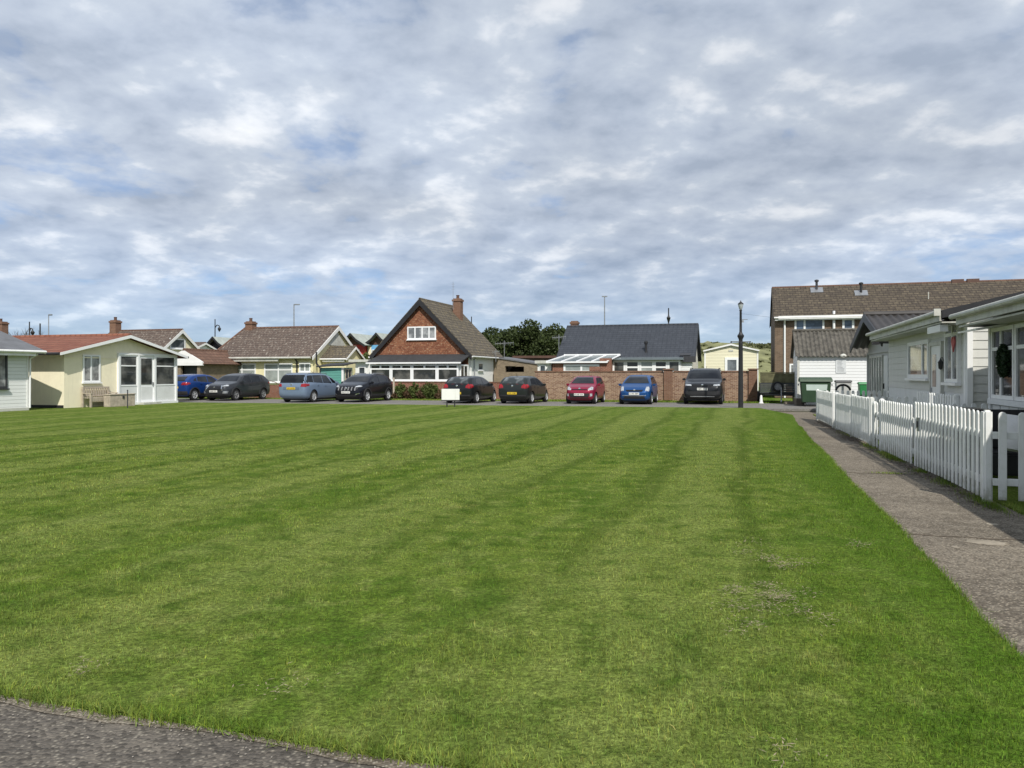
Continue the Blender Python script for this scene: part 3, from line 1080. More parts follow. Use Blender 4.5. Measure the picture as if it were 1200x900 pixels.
PICANTO = spec(L=3.6, W=1.6, H=1.48, r=.29, fa=1.14, ra=-1.24, clear=.17, tumble=.42, paint=mat_paint('crimson_car_paint', (.235, .012, .040)),
               top=[(-1.8, .80), (-1.76, .99), (-1.63, 1.28), (-1.48, 1.42), (-.9, 1.475), (-.3, 1.48), (.12, 1.445), (.5, 1.31), (.98, 1.03), (1.15, .985), (1.5, .90), (1.70, .80), (1.8, .64)],
               belt=[(-1.8, .93), (-1.3, 1.0), (0, .93), (1.0, .90), (1.8, .62)],
               screen=[(-.62, 1.06), (.62, 1.06), (.45, 1.40), (-.45, 1.40)], rear_win=[(-.56, 1.03), (.56, 1.03), (.43, 1.35), (-.43, 1.35)],
               side=[[(-1.18, 1.06), (-.28, 1.00), (-.28, 1.36), (-1.0, 1.36)], [(-.20, 1.0), (.72, .96), (.22, 1.34), (-.2, 1.37)]],
               doors=[[(-.26, .35), (.80, .35), (.80, .90), (-.26, .95)], [(-.90, .45), (-.29, .35), (-.29, .95), (-1.0, .98)]],
               mirror=(.66, 1.0), head=[(.46, .72), (.68, .74), (.68, .86), (.60, .90), (.44, .79)], tail=[(.48, .80), (.70, .82), (.66, 1.06), (.52, 1.05)],
               tail_side=None, grille=[(-.42, .725), (.42, .725), (.40, .775), (-.40, .775)], lower=[(-.48, .36), (.48, .36), (.54, .56), (-.54, .56)],
               fog=[(.56, .40), (.66, .42), (.66, .55), (.56, .55)], front_extra=[([(-.50, .30), (.50, .30), (.50, .335), (-.50, .335)], 'trim')],
               badge=.80, rbadge=.95, fplate=.50, rplate=.62, aerial=-1.0, spokes=5)
YARIS = spec(L=3.75, W=1.695, H=1.53, r=.30, fa=1.18, ra=-1.28, clear=.17, tumble=.42, paint=mat_paint('bright_blue_car_paint', (.008, .058, .19)),
             top=[(-1.875, .80), (-1.83, 1.0), (-1.70, 1.32), (-1.55, 1.45), (-.9, 1.52), (-.3, 1.53), (.15, 1.48), (.55, 1.33), (1.08, 1.05), (1.25, .99), (1.55, .89), (1.76, .77), (1.875, .60)],
             belt=[(-1.875, .94), (-1.3, 1.02), (0, .94), (1.0, .90), (1.875, .58)],
             screen=[(-.66, 1.08), (.66, 1.08), (.46, 1.44), (-.46, 1.44)], rear_win=[(-.6, 1.06), (.6, 1.06), (.45, 1.40), (-.45, 1.40)],
             side=[[(-1.2, 1.08), (-.28, 1.01), (-.28, 1.39), (-1.02, 1.39)], [(-.20, 1.01), (.80, .97), (.25, 1.36), (-.2, 1.40)]],
             doors=[[(-.26, .36), (.85, .36), (.85, .90), (-.26, .96)], [(-.92, .45), (-.29, .36), (-.29, .96), (-1.02, .99)]],
             mirror=(.76, 1.0), head=[(.54, .70), (.72, .68), (.74, .82), (.69, .92), (.58, .90)], tail=[(.52, .80), (.74, .82), (.70, 1.10), (.56, 1.06)],
             tail_side=None, grille=[(-.38, .66), (.38, .66), (.46, .75), (-.46, .75)], lower=[(-.56, .30), (.56, .30), (.50, .44), (-.50, .44)],
             fog=None, front_extra=[([(-.60, .445), (.60, .445), (.60, .475), (-.60, .475)], 'metal_grey')],
             badge=.74, rbadge=.98, fplate=.56, rplate=.64, aerial=-1.0, spokes=6)


def p207(paint):
    return spec(L=4.03, W=1.75, H=1.47, r=.31, fa=1.32, ra=-1.22, clear=.18, tumble=.42, paint=paint,
                top=[(-2.015, .78), (-1.97, 1.0), (-1.86, 1.14), (-1.60, 1.36), (-1.45, 1.415), (-.9, 1.465), (-.35, 1.47), (.1, 1.43), (.55, 1.28), (1.05, 1.03), (1.25, .98), (1.6, .88), (1.85, .76), (2.015, .58)],
                belt=[(-2.0, .94), (-1.4, 1.0), (0, .92), (1.0, .87), (2.0, .56)],
                screen=[(-.66, 1.06), (.66, 1.06), (.48, 1.38), (-.48, 1.38)], rear_win=[(-.62, 1.07), (.62, 1.07), (.49, 1.375), (-.49, 1.375)], rear_glass='car_glass_rear',
                side=[[(-1.35, 1.06), (-.38, .99), (-.38, 1.34), (-1.1, 1.34)], [(-.30, .99), (.78, .94), (.2, 1.30), (-.3, 1.35)]],
                doors=[[(-.36, .36), (.86, .36), (.86, .87), (-.36, .94)], [(-.86, .46), (-.39, .36), (-.39, .94), (-.98, .97)]],
                mirror=(.72, .98), head=[(.40, .66), (.70, .68), (.68, .84), (.44, .74)], tail=[(.50, .84), (.76, .80), (.72, 1.0), (.64, 1.05), (.52, .95)],
                tail_side=[(-1.93, .82), (-1.66, .90), (-1.72, 1.02), (-1.93, 1.04)], grille=[(-.46, .36), (.46, .36), (.5, .56), (-.5, .56)], lower=[(-.56, .26), (.56, .26), (.5, .33), (-.5, .33)],
                fog=None, rear_extra=[([(-.74, .40), (.74, .40), (.74, .47), (-.74, .47)], 'trim')],
                badge=.70, rbadge=.94, fplate=.46, rplate=.56, aerial=-1.2, spokes=7)


def crossover(paint, L=4.42, W=1.84, H=1.62, wb=2.66, low=0.0, **kw):
    h = L / 2
    d = spec(L=L, W=W, H=H, r=.34, fa=h - .90, ra=h - .90 - wb, clear=.22, tumble=.38, paint=paint, clad=True,
             top=[(-h, .88), (-h + .05, 1.08), (-h + .20, 1.24), (-h + .55, H - .13), (-h + .75, H - .06), (-.7, H - .005), (-.25, H), (.18, H - .05), (.55, H - .17), (1.08, 1.13), (1.28, 1.08), (h - .42, .99), (h - .14, .88), (h, .66)],
             belt=[(-h, 1.02), (-1.4, 1.10), (0, 1.01), (1.0, .97), (h, .64)],
             screen=[(-.70, 1.16), (.70, 1.16), (.50, H - .10), (-.50, H - .10)], rear_win=[(-.60, 1.15), (.60, 1.15), (.49, H - .15), (-.49, H - .15)],
             side=[[(-1.48, 1.17), (-1.2, 1.13), (-1.2, H - .24), (-1.25, H - .24)], [(-1.12, 1.13), (-.24, 1.07), (-.24, H - .14), (-1.05, H - .17)], [(-.16, 1.07), (.84, 1.03), (.32, H - .18), (-.16, H - .13)]],
             doors=[[(-.2, .45), (.92, .45), (.92, .96), (-.2, 1.03)], [(-.80, .55), (-.23, .45), (-.23, 1.03), (-1.05, 1.07)]],
             mirror=(.80, 1.08), head=[(.50, .83), (.78, .86), (.76, .92), (.66, .94), (.50, .88)], head_side=None, tail=[(.44, .92), (.82, .92), (.78, 1.08), (.50, 1.06)],
             tail_side=[(-h + .05, .94), (-h + .34, .98), (-h + .30, 1.06), (-h + .06, 1.08)],
             grille=[(-.42, .62), (.42, .62), (.50, .86), (-.50, .86)], lower=[(-.80, .27), (.80, .27), (.66, .44), (-.66, .44)], fog=None,
             rear_extra=[([(-.8, .34), (.8, .34), (.8, .56), (-.8, .56)], 'trim')],
             badge=.78, rbadge=1.02, fplate=.56, rplate=.78, aerial=-1.3, spokes=5, dark_rim=False)
    d.update(kw)
    return d


CAPTUR = crossover(mat_paint('royal_blue_car_paint', (.010, .045, .19)), 4.12, 1.78, 1.57, 2.6, fa=1.22, ra=-1.38)
QASHQAI = crossover(mat_paint('gunmetal_car_paint', (.034, .037, .042)), 4.42, 1.84, 1.62, 2.66, dark_rim=True,
                    front_extra=[([(-.60, .60), (-.54, .60), (-.40, .90), (-.46, .90)], 'chrome'), ([(.54, .60), (.60, .60), (.46, .90), (.40, .90)], 'chrome'),
                                 ([(-.80, .44), (-.58, .44), (-.62, .56), (-.82, .58)], 'metal_grey'), ([(.58, .44), (.80, .44), (.82, .58), (.62, .56)], 'metal_grey')])
SCROSS = crossover(mat_paint('blue_black_car_paint', (.006, .007, .012)), 4.3, 1.785, 1.59, 2.6, rails=(-1.35, .1, .56, 1.58), rail_m='metal_grey',
                   front_extra=[([(-.5 + i * .2, .66), (-.44 + i * .2, .66), (-.44 + i * .2, .85), (-.5 + i * .2, .85)], 'rim_dark') for i in range(6)] +
                               [([(.56, .42), (.80, .50), (.80, .54), (.56, .46)], 'chrome'), ([(-.80, .50), (-.56, .42), (-.56, .46), (-.80, .54)], 'chrome')],
                   lower=[(-.66, .28), (.66, .28), (.60, .42), (-.60, .42)], fplate=.56)
PICASSO = spec(L=4.6, W=1.83, H=1.64, r=.33, fa=1.42, ra=-1.42, clear=.18, tumble=.32, paint=mat_paint('pale_blue_car_paint', (.175, .235, .33)),
               top=[(-2.3, .84), (-2.26, 1.05), (-2.16, 1.34), (-2.02, 1.53), (-1.85, 1.585), (-1.2, 1.635), (-.5, 1.64), (.1, 1.59), (.6, 1.44), (1.3, 1.10), (1.5, 1.03), (1.85, .93), (2.15, .80), (2.3, .62)],
               belt=[(-2.3, .98), (-1.4, 1.04), (0, .99), (1.2, .94), (2.3, .60)],
               screen=[(-.68, 1.12), (.68, 1.12), (.56, 1.54), (-.56, 1.54)], rear_win=[(-.84, 1.08), (.84, 1.08), (.66, 1.53), (-.66, 1.53)],
               side=[[(-2.02, 1.13), (-1.42, 1.10), (-1.42, 1.50), (-1.88, 1.48)], [(-1.38, 1.10), (-.45, 1.06), (-.45, 1.51), (-1.38, 1.50)], [(-.40, 1.06), (.52, 1.03), (.12, 1.48), (-.40, 1.51)], [(.62, 1.05), (1.1, 1.03), (.66, 1.30), (.40, 1.38)]],
               doors=[[(-.42, .36), (.92, .36), (.92, .95), (-.42, 1.01)], [(-1.05, .45), (-.45, .36), (-.45, 1.01), (-1.2, 1.04)]],
               mirror=(.95, 1.07), head=[(.46, .72), (.74, .76), (.70, .88), (.48, .82)], tail=[(.58, .88), (.84, .86), (.82, 1.04), (.62, 1.03)],
               tail_side=[(-2.24, .87), (-1.86, .93), (-1.86, 1.02), (-2.24, 1.05)], grille=[(-.5, .62), (.5, .62), (.5, .72), (-.5, .72)], lower=[(-.6, .28), (.6, .28), (.55, .44), (-.55, .44)],
               fog=None, rear_extra=[([(-.5, .70), (.5, .70), (.5, .855), (-.5, .855)], mat_paint('pale_blue_hatch_shade', (.135, .185, .265)))],  # darker copy of the body paint: a recess's shade put into colour
               badge=.80, rbadge=1.0, fplate=.52, rplate=.78, aerial=-1.7, spokes=7, rails=(-1.8, .3, .66, 1.60), rail_m='metal_grey')
DISCO = spec(L=4.97, W=2.0, H=1.89, r=.385, fa=1.56, ra=-1.36, clear=.26, tumble=.27, paint=mat_paint('charcoal_car_paint', (.012, .013, .015)),
             plan=[(-2.485, .84), (-2.42, .93), (-2.2, .98), (-1.8, 1), (1.7, 1), (2.1, .97), (2.33, .91), (2.45, .83), (2.485, .74)],
             top=[(-2.485, 1.0), (-2.44, 1.22), (-2.36, 1.6), (-2.25, 1.78), (-2.0, 1.86), (-.8, 1.89), (.0, 1.875), (.35, 1.81), (.7, 1.62), (1.12, 1.33), (1.3, 1.26), (1.8, 1.18), (2.25, 1.10), (2.42, .98), (2.485, .74)],
             belt=[(-2.485, 1.12), (-1.4, 1.20), (0, 1.17), (1.2, 1.13), (2.485, .72)],
             screen=[(-.78, 1.36), (.78, 1.36), (.64, 1.80), (-.64, 1.80)], rear_win=[(-.7, 1.28), (.7, 1.28), (.62, 1.74), (-.62, 1.74)],
             side=[[(-2.15, 1.28), (-1.45, 1.26), (-1.45, 1.70), (-2.05, 1.70)], [(-1.38, 1.26), (-.38, 1.23), (-.38, 1.74), (-1.38, 1.72)], [(-.30, 1.23), (.82, 1.20), (.36, 1.68), (-.30, 1.74)]],
             doors=[[(-.36, .5), (.95, .5), (.95, 1.12), (-.36, 1.18)], [(-.86, .62), (-.39, .5), (-.39, 1.18), (-1.3, 1.22)]],
             mirror=(.80, 1.28), mirror_m='black_gloss', head=[(.54, .955), (.88, .97), (.86, 1.05), (.56, 1.03)], tail=[(.72, .98), (.90, .98), (.88, 1.3), (.72, 1.3)],
             tail_side=None, grille=[(-.50, .90), (.50, .90), (.50, 1.035), (-.50, 1.035)], lower=[(-.72, .50), (.72, .50), (.66, .68), (-.66, .68)],
             fog=None, front_extra=[([(-.60, .40), (.60, .40), (.60, .44), (-.60, .44)], 'metal_grey'), ([(-.7, .62), (.7, .62), (.7, .64), (-.7, .64)], 'trim'), ([(.66, .52), (.86, .52), (.84, .70), (.70, .70)], 'black'), ([(-.86, .52), (-.66, .52), (-.70, .70), (-.84, .70)], 'black')],
             badge=1.0, rbadge=1.1, fplate=.80, rplate=.9, aerial=-1.9, spokes=5, dark_rim=True, rails=(-1.8, .2, .74, 1.86))

DARK207 = mat_paint('dark_grey_car_paint', (.013, .015, .017))
GREEN207 = mat_paint('greenish_grey_car_paint', (.020, .024, .023))
make_car(CAPTUR, 'royal blue crossover car seen from behind, half hidden by the cream chalet', 204.5, 45.0, 0)
make_car(QASHQAI, 'gunmetal grey crossover with a white front plate, nose to the green, beside the blue car', 250, 44.6, 0, True)
make_car(PICASSO, 'pale blue people carrier showing its tail and yellow number plate', 341, 42.0, 0)
make_car(SCROSS, 'blue-black crossover with chrome grille bars, nose out in front of the teal shed', 405, 42.2, 0, True)
make_car(p207(DARK207), 'dark grey hatchback seen from behind, its tail partly hidden by the blank white board', 535, 40.6, -R(3))
make_car(p207(GREEN207), 'greenish grey hatchback seen from behind with its yellow plate in view, beside the brick wall', 600, 40.2, -R(3))
make_car(PICANTO, 'small crimson hatchback parked nose out against the brick wall', 678.5, 39.9, 0, True)
make_car(YARIS, 'bright blue hatchback parked nose out against the brick wall', 743, 39.3, 0, True)
make_car(DISCO, 'large charcoal off-road car parked nose out beside the lamp post', 823, 39.2, 0, True)


# ---------------------------------------------------------------- the ground and the roads
def grid_poly(name, en, z0, z1, m, kind=True):
    q = MB()
    q.prism([W(e, n, z0) for e, n in en], (0, 0, z1 - z0))
    o = q.build(name, m)
    if kind:
        o['kind'] = 'structure'
    return o


q = MB()
q.prism([(-1500, -300, -.6), (1500, -300, -.6), (1500, 2500, -.6), (-1500, 2500, -.6)], (0, 0, .45))
structure('ground', q, 'ground')

ROAD_N0 = W(0, 0)  # road edges as world lines, a little off the grid
RD = Vector((math.cos(R(-13.5)), math.sin(R(-13.5)), 0))
RN = Vector((-RD.y, RD.x, 0))
RP = Vector((10.35, 35.0, 0))      # a point on the near edge of the road


def RDP(a, b, z=0.0):
    p = RP + RD * a + RN * b
    return Vector((p.x, p.y, z))


LAWN_E = 1.45
NEAR_N = 2.86


def path_left(n):
    return LAWN_E + .015 * math.sin(n * .9) + .008 * math.sin(n * 2.9 + 1) + max(0, n - 22) * .022


def near_edge(e):
    return NEAR_N + .003 * math.sin(e * 2.1) + .008 * math.sin(e * 5.3 + 1)


# lawn outline: near kerb line, path side, road side, left
pts = [W(e, near_edge(e), -.14) for e in np.arange(-45, LAWN_E + .01, .3)]
nn = NEAR_N + .1
ns = np.arange(NEAR_N + .1, 31.2, .35)
pts += [W(path_left(n), n, -.14) for n in ns]
pts += [RDP(.9, -.02, -.14), RDP(-90, -.02, -.14)]
q = MB()
q.prism(pts, (0, 0, .14))
q.bm.faces.ensure_lookup_table()
bmesh.ops.triangulate(q.bm, faces=[f for f in q.bm.faces if len(f.verts) > 4])
structure('lawn', q, 'lawn')

# cross path by the camera and its gravelly margin
q = MB()
q.prism([W(-60, -8, -.13), W(14, -8, -.13), W(14, NEAR_N - .004, -.13), W(-60, NEAR_N - .004, -.13)], (0, 0, .10))
structure('near_path', q, 'asphalt')
q = MB()
ee = np.arange(-12, LAWN_E + .3, .12)
lo = [W(e, near_edge(e) - .045 - .02 * math.sin(e * 3.7) - .02 * random.random(), -.026) for e in ee]
hi = [W(e, near_edge(e) - .006, -.020) for e in ee]
for i in range(len(ee) - 1):
    q.bm.faces.new([q.bm.verts.new(p) for p in (lo[i], lo[i + 1], hi[i + 1], hi[i])])
structure('path_margin', q, 'gravel_edge')
# path along the cottages
FENCE_E = lambda n: 2.78 - (n - 10.6) * .0294
q = MB()
q.prism([W(LAWN_E - .1, NEAR_N, -.13), W(2.95, NEAR_N, -.13), W(2.95, 9.5, -.13), W(2.85, 12, -.13), W(2.45, 28, -.13), W(2.4, 31.5, -.13), W(1.2, 32.2, -.13), W(1.2, 20, -.13)], (0, 0, .112))
structure('path', q, 'path')
q = MB()
for n, wob in ((13.2, .03), (19.6, -.02), (8.3, .02), (25.5, .02)):
    e0, e1 = LAWN_E + .02, FENCE_E(n) - .1
    k = 9
    for i in range(k):
        ea, eb = e0 + (e1 - e0) * i / k, e0 + (e1 - e0) * (i + 1) / k
        na, nb = n + wob * math.sin(i * 2.1), n + wob * math.sin((i + 1) * 2.1)
        q.bm.faces.new([q.bm.verts.new(p) for p in (W(ea, na - .014, -.0145), W(eb, nb - .014, -.0145), W(eb, nb + .018, -.0145), W(ea, na + .018, -.0145))])
structure('path_joints', q, 'soil')
# pale patches of cement in the path
q = MB()
for e, n, a, b in ((2.12, 8.1, .19, .13), (2.44, 9.1, .06, .07), (1.80, 7.8, .035, .05)):
    k = 26
    bs = [W(e + a * math.cos(i / k * 6.283) * random.uniform(.75, 1.08), n + b * math.sin(i / k * 6.283) * random.uniform(.75, 1.08), -.016) for i in range(k)]
    q.prism(bs, (0, 0, .003))
structure('cement_patch', q, mat('pale_cement', (.275, .238, .185), .9, .35, 8, .5, 40))

# street, verge and the plots behind it
q = MB()
q.prism([RDP(-110, 0, -.13), RDP(70, 0, -.13), RDP(70, 6.5, -.13), RDP(-110, 6.5, -.13)], (0, 0, .10))
structure('road', q, 'road')
q = MB()
q.prism([RDP(-110, 6.504, -.13), RDP(70, 6.504, -.13), RDP(70, 60, -.13), RDP(-110, 60, -.13)], (0, 0, .095))
structure('verge', q, 'lawn')
# tarmac spur where the path meets the street, and the gardens of the cottages
q = MB()
q.prism([W(1.2, 32.204, -.13), W(2.4, 31.504, -.13), W(30, 31.504, -.13), W(30, 34.0, -.13), W(1.2, 34.0, -.13)], (0, 0, .096))
structure('pavement', q, 'path')
grid_poly('garden_lawn', [(2.955, NEAR_N + .02), (24, NEAR_N + .02), (24, 31.5), (2.42, 31.5), (2.48, 28), (2.86, 12.004), (2.955, 9.5)], -.14, 0.0, 'lawn')

# dunes beyond the last houses
q = MB()
xs = np.linspace(-10, 80, 70)
ys = np.linspace(92, 150, 22)
vv = {}
for j, y in enumerate(ys):
    for i, x in enumerate(xs):
        u = (y - 92) / 20
        env = min(1, max(0, (x - 2) / 16)) * min(1, max(0, (80 - x) / 20))
        hgt = 6.1 * min(1, u) ** .7 * env
        hgt += env * .35 * math.sin(x * .55 + y * .2) * min(1, u) + env * .2 * math.sin(x * 1.7 + 2 + y * .5) * min(1, u)
        if u > 1.4:
            hgt -= (u - 1.4) * 2
        vv[i, j] = q.bm.verts.new((x, y + random.uniform(-.4, .4), hgt - .2 + random.uniform(-.12, .12)))
for j in range(len(ys) - 1):
    for i in range(len(xs) - 1):
        q.bm.faces.new((vv[i, j], vv[i + 1, j], vv[i + 1, j + 1], vv[i, j + 1]))
structure('dune', q, 'dune', True)
g = np.random.default_rng(3)
bl = []
for i in range(420):
    x, u = g.uniform(14, 52), g.uniform(0, 1)
    y = 93 + 20 * u
    env = min(1, max(0, (x - 2) / 16))
    z = 6.1 * u ** .7 * env - .1
    s = g.uniform(.2, .5)
    bl.append((x, y, z, s * 1.6, s, s * .55))
tag(link('scrub', quads_mesh('scrub', leaves(26000, bl, .22, 5), 'leaf_scrub')), 'low scrub and marram grass covering the dune', 'scrub', kind='stuff')

# ---------------------------------------------------------------- left: chalets facing across the green
# white chalet at the picture's left edge; its front is the wall seen, the far corner stands at px 33
cD = 32.7
F = Frame('chalet', 'white weatherboarded chalet with grey felt roof, cut off by the left edge', 'chalet', 0, 0, 0)
b = F.o
cor = Vector((sx(33, cD), cD, 0))
F.x, F.y, F.yaw = cor.x, cor.y, YAW_WEST
F.c, F.s = math.cos(YAW_WEST), math.sin(YAW_WEST)
b.location, b.rotation_euler = (F.x, F.y, 0), (0, 0, F.yaw)
Ww, Dd = 7.0, 5.0
q = MB()
gable_x(q, -Ww, 0, 0, Dd, 2.55, 3.45, -.05)
q.build('wall', 'wb_white', b)
roof_x(b, -Ww, 0, 0, Dd, 2.62, 3.5, .45, .42, .08, 'felt_grey', 'white', 'white', 'felt_grey')
q = MB()
q.box(-.08, .012, -.015, .08, 0, 2.5)
q.build('corner_trim', 'white', b)
pipe(b, [(.16, -.35, 2.38), (.03, -.08, 2.2), (.03, -.06, .1)], .035)
window(b, -3.6, F.fx(8), .95, 2.45, cols=3, fw=.08, pane='glass_net', frame='metal_dark')
# curtains hide most of it; base trim
q = MB()
q.box(-Ww, .02, -.03, -.004, 0, .12)
q.build('plinth', 'offwhite', b)

# cream chalet: gable front looks across the green, long side faces the camera
cor = Vector((sx(75, 34.6), 34.6, 0))
F = Frame('chalet', 'cream chalet with red tiled roof and a white glazed porch', 'chalet', cor.x, cor.y, YAW_WEST)
b = F.o
GW = 7.0
zr_c = F.fz(394.5, GW / 2)
q = MB()
gable_y(q, 0, GW, 0, 11, 2.52, zr_c - .02)
q.build('wall', 'cream', b)
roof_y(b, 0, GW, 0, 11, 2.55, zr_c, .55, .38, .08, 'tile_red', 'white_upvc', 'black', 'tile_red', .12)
q = MB()
q.box(-.03, GW + .03, -.035, -.004, 2.28, 2.33)
q.build('trim_band', 'cream', b)
q = MB()
q.box(-.02, .05, 0.02, 10.9, -.02, .13)
q.build('plinth', 'black', b)
window(b, F.fx(96.5), F.fx(117), F.fz(448, 1.2), F.fz(415.5, 1.2), fw=.08, splits=[.47], pane='glass_net')
# porch: white framed, glass over solid panels
pa, pb, pd, pe = F.fx(137), F.fx(160), F.fx(179), F.fx(206)
zb_, zt_ = .12, F.fz(416.5, 4.2)
fm = face_map('front', 0)
q = MB()
for x in (pa, pb, pd, pe - .12):
    fbox(q, fm, x, x + .12, zb_, zt_, -.02, .10)
fbox(q, fm, pa, pe, zt_, zt_ + .1, -.02, .10)
fbox(q, fm, pa - .03, pe + .03, -.02, .117, -.02, .13)
por = q.build('porch_frame', 'white_upvc', b)
q = MB()
fbox(q, fm, pa + .12, pb, .12, .93, -.01, .05)
q.build('porch_panel', 'panel_white', por)
q = MB()
fbox(q, fm, pd + .12, pe - .12, .12, .93, -.01, .05)
q.build('porch_panel', 'panel_white', por)
for x0, x1 in ((pa + .12, pb), (pd + .12, pe - .12)):
    window(b, x0, x1, .935, zt_ - .003, rows=(.66,), fw=.07, pane='glass_room', sill=False, depth=.07)
d0 = MB()
fbox(d0, fm, pb + .125, pd - .005, .122, zt_ - .005, -.01, .055)
dr = d0.build('door', 'white_upvc', b)
d0 = MB()
fbox(d0, fm, pb + .24, pd - .13, 1.0, zt_ - .14, -.01, .066)
d0.build('pane', 'glass_room', dr)
d0 = MB()
fbox(d0, fm, pb + .24, pd - .13, .25, .88, -.01, .062)
d0.build('door_panel', 'panel_white', dr)
d0 = MB()
fbox(d0, fm, pd - .10, pd - .05, .95, 1.12, .05, .11)
d0.build('handle', 'metal_grey', dr)
d0 = MB()
fbox(d0, fm, pb, pd + .12, -.02, .1, .135, .45)
tag(d0.build('doorstep', 'offwhite', b), None, None)

# bench with slatted back against the cream wall, storage box beside it, thin post on the grass
bx0, bx1 = F.fx(94.5), F.fx(126)
bl_ = W(0, 0)


def local_to_world(F, x, y, z=0.0):
    return Vector((F.x + F.c * x - F.s * y, F.y + F.s * x + F.c * y, z))


bw = bx1 - bx0
t = thing('bench', 'weathered slatted wooden bench against the cream chalet', 'bench', local_to_world(F, bx0, -.62), F.yaw)
q = MB()
for i in range(5):
    q.box(0.05, bw - .05, .08 + i * .09, .155 + i * .09, .42, .45)
q.build('seat', 'wood_grey', t)
q = MB()
q.box(.05, bw - .05, .50, .545, .86, .94)
q.box(.05, bw - .05, .50, .54, .50, .56)
k = int(bw / .13)
for i in range(k):
    xx = .09 + (bw - .22) * i / (k - 1)
    q.box(xx, xx + .065, .508, .53, .56, .86)
q.build('backrest', 'wood_grey', t)
for xx in (0, bw - .075):
    for yy, hh in ((.03, .62), (.5, .94)):
        q = MB()
        q.box(xx, xx + .075, yy, yy + .075, 0, hh)
        q.build('leg', 'wood_grey', t)
    q = MB()
    q.box(xx - .01, xx + .085, .0, .5, .623, .66)
    q.build('armrest', 'wood_grey', t)
q = MB()
q.box(.08, bw - .08, .06, .085, .28, .415)
q.build('apron', 'wood_grey', t)
cx0, cx1 = F.fx(108), F.fx(138)
t = thing('storage_box', 'long low wooden storage box standing in front of the bench', 'box', local_to_world(F, cx0, -1.05), F.yaw)
q = MB()
q.box(0, cx1 - cx0, 0, .38, 0, .55)
q.bevel(.012, 1)
q.build('box_body', 'wood_grey', t)
q = MB()
q.box(-.03, cx1 - cx0 + .03, -.03, .41, .553, .60)
q.bevel(.012, 1)
q.build('lid', 'wood_grey', t)
q = MB()
q.box((cx1 - cx0) * .48, (cx1 - cx0) * .55, -.03, -.005, .38, .5)
q.build('hasp', 'metal_dark', t)
q = MB()
q.tube((0, 0, -.02), (0, 0, .78), .025, .025, 8)
q.ball((0, 0, .8), (.035, .035, .035), 1)
o = q.build('marker_post', 'metal_dark', None, True)
o.location = (sx(149.5, 34.6), 34.6, 0)
tag(o, 'thin dark marker post standing on the grass in front of the glazed porch', 'post')

# ---------------------------------------------------------------- houses behind the left chalets
# low gabled bungalow with long ridge; its gable end shows over the blue car
D0 = 58.0
F = Frame('bungalow', 'bungalow with brown tiled roof and cream gable behind the cream chalet', 'house', 0, 0, YAW_STREET)
b = F.o
# apex of right gable at px 211, half depth 3.4
dep = 7.2
apD = D0 + dep / 2 * CS
rx, ry = sx(211, apD), apD
F.x, F.y = rx - SN * dep / 2, ry - CS * dep / 2
b.location = (F.x, F.y, 0)
zr = sz(387.5, apD)
q = MB()
gable_x(q, -6.6, 0, 0, dep, zr - 2.6, zr)
q.build('wall', 'cream', b)
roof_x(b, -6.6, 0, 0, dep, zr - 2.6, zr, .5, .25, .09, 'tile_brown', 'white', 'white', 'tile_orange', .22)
window(b, dep * .34, dep * .58, sz(409, apD), sz(397, apD), 0, 'right', cols=1, fw=.1, pane='glass_grey')
chimney(b, F.fx(137.5, dep / 2), dep / 2 - .2, zr - .6, zr + .95, .62, .6, 1)
# carport in front with white boarded gable and brown roof
D1 = 52.5
lx, rx_ = sx(203, D1), sx(234, D1)
F = Frame('garage', 'garage with white boarded gable and brown tiled roof behind the blue car', 'garage', sx(198, D1 + .6), D1 + .6, YAW_STREET)
b = F.o
wd = F.fx(234.5)
zg = F.fz(411, wd / 2)
ze = F.fz(424.5, wd)
q = MB()
q.box(0, .25, 0, 4.6, 0, ze)
q.box(wd - .25, wd, 0, 4.6, 0, ze)
q.box(.25, wd - .25, 4.35, 4.6, 0, ze)
q.box(.25, wd * .38, .0, .2, 0, ze - .25)
q.build('wall', 'brick_buff', b)
q = MB()
q.box(wd * .38, wd - .26, .35, .42, 0, ze - .15)
q.build('garage_door', 'wood_dark', b)
q = MB()
q.prism([(-.3, -.12, ze + .02), (wd + .3, -.12, ze + .02), (wd * .54, -.12, zg), (wd * .44, -.12, zg)], (0, .1, 0))
q.box(-.3, wd + .3, -.14, .0, ze - .22, ze + .017)
q.build('gable_board', 'white', b)
roof_y(b, 0, wd, 0, 4.6, ze + .02, zg + .02, .3, .08, .08, 'tile_orange', None, None, 'tile_orange')

# dark blue, red and sky blue beach chalets in the row behind, each with a pale swept roof


